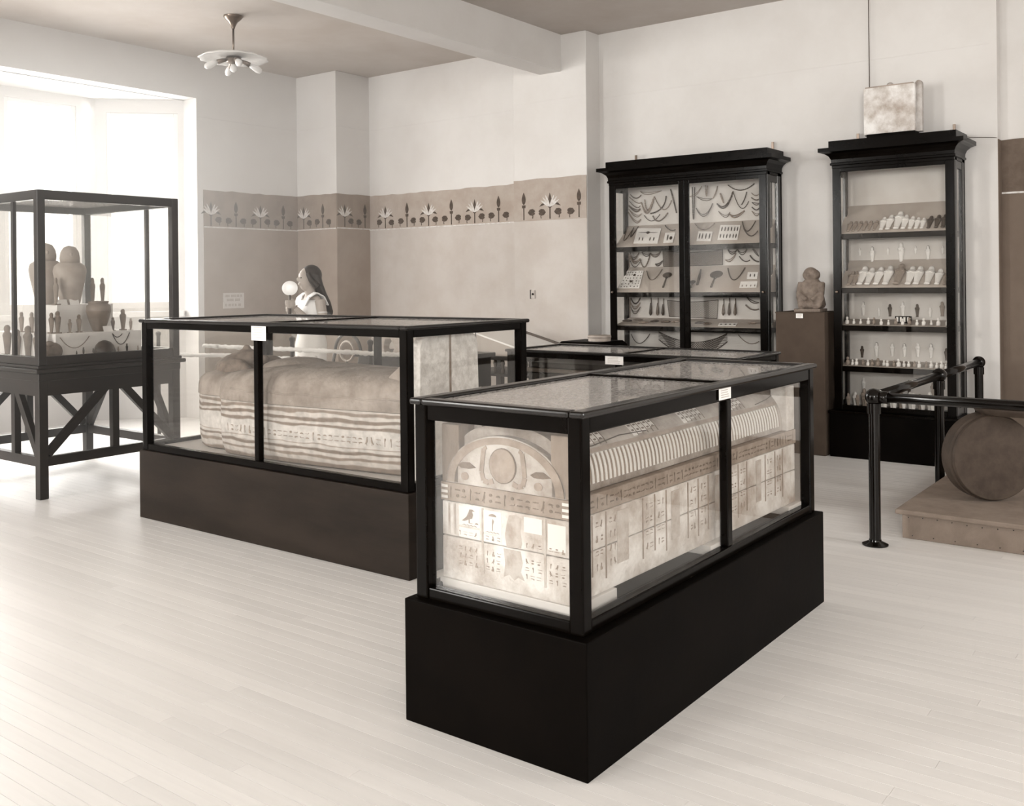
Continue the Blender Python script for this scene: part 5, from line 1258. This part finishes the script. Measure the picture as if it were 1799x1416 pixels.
# local frame: +x is where she faces, +y her left side; built at origin and turned by the root
def Lp(x, y, z): return Vector((PX + x, PY + y, z))
b.ball(Lp(.012, 0, 1.485), (.082, .066, .098), 20).ball(Lp(.03, 0, 1.44), (.055, .05, .06), 16)
b.ball(Lp(.098, 0, 1.478), (.014, .012, .020), 8).ball(Lp(.088, 0, 1.437), (.012, .022, .009), 8)
for s in (-1, 1): b.ball(Lp(-.005, s * .066, 1.478), (.018, .010, .028), 8)
cap(b, [Lp(-.02, 0, 1.31), Lp(-.01, 0, 1.36), Lp(.0, 0, 1.42)], [.06, .047, .048])
b.ball(Lp(-.02, 0, 1.24), (.09, .15, .10), 18).ball(Lp(-.015, 0, 1.10), (.085, .115, .12), 16).ball(Lp(-.01, 0, .92), (.10, .14, .13), 16)
b.ball(Lp(-.02, 0, 1.31), (.055, .165, .045), 16)
for s in (-1, 1):
    cap(b, [Lp(0, s * .075, .88), Lp(.01, s * .075, .48), Lp(-.01, s * .075, .09)], [.082, .052, .034])
    cap(b, [Lp(-.03, s * .075, .035), Lp(.06, s * .078, .035), Lp(.14, s * .082, .025)], [.032, .034, .022])
JL = [Lp(-.03, .165, 1.30), Lp(-.035, .20, 1.18), Lp(-.03, .19, 1.075), Lp(.08, .145, 1.145), Lp(.155, .085, 1.235)]
JR = [Lp(-.03, -.165, 1.30), Lp(-.03, -.19, 1.18), Lp(-.01, -.17, 1.075), Lp(.08, -.07, 1.12), Lp(.145, .01, 1.195)]
for J in (JL, JR): cap(b, J, [.046, .042, .036, .030, .024])
def hand(c, up, out, side):
    """palm at c; fingers wrap round the handle that runs along up"""
    up, out, side = Vector(up).normalized(), Vector(out).normalized(), Vector(side).normalized()
    b.ball(c, (.030, .020, .038), 12, Matrix((side, out, up)).transposed())
    for i in range(4):
        base_ = c + up * (.028 - .019 * i) + side * .022
        L_ = (.9, 1.0, .95, .75)[i]
        b.tube([base_, base_ + side * .022 * L_ + out * .006, base_ + side * .030 * L_ + out * .028 * L_, base_ + side * .012 + out * .044 * L_], [.0095, .009, .0085, .007], 8)
    b.tube([c + up * .02 - side * .018, c + up * .045 - side * .012 + out * .022, c + up * .06 + out * .032], [.011, .010, .008], 8)
hand(Lp(.175, .070, 1.272), (0.05, 0, 1), (.35, -.94, 0), (.94, .35, 0))
hand(Lp(.16, .025, 1.225), (0.05, 0, 1), (.3, .95, 0), (.95, -.3, 0))
remesh(put(b, 'body', SKIN, r), .0055, 3)
d = MB(); k = 28
prof = [(.04, .105, .15, -.005), (.30, .115, .165, -.005), (.60, .115, .165, -.005), (.80, .118, .172, -.008), (.92, .122, .168, -.012), (1.02, .104, .138, -.015), (1.10, .10, .132, -.016), (1.20, .108, .165, -.02), (1.26, .100, .172, -.022), (1.30, .085, .15, -.024)]
rows = [[Lp(xo + rx * math.cos(2 * PI * a / k) * (1 + .02 * math.sin(7 * 2 * PI * a / k + z * 3)), ry * math.sin(2 * PI * a / k) * (1 + .02 * math.sin(9 * 2 * PI * a / k)), z) for a in range(k)] for z, rx, ry, xo in prof]
d.rings(rows, cap=False)
o = put(d, 'dress', DRESS, r, smooth=True); so = o.modifiers.new('solid', 'SOLIDIFY'); so.thickness = .006; so.offset = 1
for s in (-1, 1):
    st = MB()
    pts = [Lp(.075, s * .085, 1.26), Lp(.045, s * .105, 1.33), Lp(-.01, s * .115, 1.365), Lp(-.07, s * .105, 1.335), Lp(-.115, s * .085, 1.26)]
    for i in range(len(pts) - 1): st.bar(pts[i], pts[i + 1], .085, .010, (pts[i] - Lp(-.02, s * .1, 1.2)))
    put(st, 'shoulder_strap', DRESS, r, bevel=.003)
h = MB().ball(Lp(-.022, 0, 1.512), (.092, .081, .092), 20)
h.rings([[Lp(xo + rx * math.cos(2 * PI * a / 18), ry * math.sin(2 * PI * a / 18), z) for a in range(18)] for z, rx, ry, xo in ((1.52, .06, .085, -.04), (1.44, .05, .09, -.065), (1.36, .042, .095, -.10), (1.28, .035, .09, -.145), (1.20, .028, .08, -.175), (1.17, .012, .06, -.185))])
for s in (-1, 1): h.tube([Lp(.04, s * .07, 1.53), Lp(.015, s * .083, 1.47), Lp(-.04, s * .085, 1.41)], [.018, .024, .03], 8)
remesh(put(h, 'long_hair', HAIR, r), .006, 2)
for s in (-1, 1): put(MB().ball(Lp(.082, s * .026, 1.492), (.008, .013, .006), 8), 'eye', HAIR, r, smooth=True)
put(MB().ball(Lp(-.035, .205, 1.2), (.042, .042, .010), 14), 'armlet', PAINTW, r, smooth=True)
TURN = math.atan2(.34, -.94)
r.rotation_euler.z = TURN
rot = Matrix.Rotation(TURN, 3, 'Z')
def Wp(x, y, z):
    v = rot @ Vector((x, y, 0)); return Vector((PX + v.x, PY + v.y, z))
# the mirror she holds: its disc turned towards the room
r = thing('hand_mirror', Wp(.185, .05, 1.19), 'bright round white hand mirror held up before her face', 'mirror')
mc = Wp(.19, .05, 1.405); nd = Vector((-.83, -.55, .05)).normalized(); sd = nd.cross(Vector((0, 0, 1))).normalized(); up = sd.cross(nd)
put(MB().ball(mc, (.068, .062, .006), 28, Matrix((sd, up, nd)).transposed()), 'mirror_disc', MIRR, r, smooth=True)
put(MB().tube([mc - up * .058, mc - up * .09, mc - up * .16, mc - up * .225], [.010, .009, .011, .015], 10), 'handle', BROWNW, r, smooth=True)

# ------------------------------------------------------------------ haze volume added to imitate lens glare before the bay window
hz = MB().poly([(.1, 4.2, .05), (7.25, 4.2, .05), (7.25, 8.7, .05), (6.3, 9.25, .05), (5.68, 9.82, .05), (3.64, 9.82, .05), (3.0, 9.2, .05), (.1, 8.95, .05)], (0, 0, 3.35))
hm = bpy.data.materials.new('window_haze'); hm.use_nodes = True
hn = hm.node_tree; hn.nodes.remove(hn.nodes['Principled BSDF'])
vsn = hn.nodes.new('ShaderNodeVolumeScatter'); vsn.inputs['Color'].default_value = (1, .98, .95, 1); vsn.inputs['Density'].default_value = GLARE_DENSITY; vsn.inputs['Anisotropy'].default_value = .2
htc = hn.nodes.new('ShaderNodeTexCoord')                       # added glare thins out from a point before the bay
hvm = hn.nodes.new('ShaderNodeVectorMath'); hvm.operation = 'DISTANCE'; hvm.inputs[1].default_value = (-.7, -.2, 1.5)
hmr = hn.nodes.new('ShaderNodeMapRange'); hmr.inputs[1].default_value = 0; hmr.inputs[2].default_value = 3.55; hmr.inputs[3].default_value = GLARE_DENSITY; hmr.inputs[4].default_value = 0
hn.links.new(htc.outputs['Object'], hvm.inputs[0]); hn.links.new(hvm.outputs['Value'], hmr.inputs[0]); hn.links.new(hmr.outputs[0], vsn.inputs['Density'])
hn.links.new(vsn.outputs[0], hn.nodes['Material Output'].inputs['Volume'])
o = put(hz, 'window_haze', hm, loc=(4.4, 8.0, .9)); o['kind'] = 'stuff'
tag(o, 'added haze volume imitating lens glare before the bay window', 'haze')
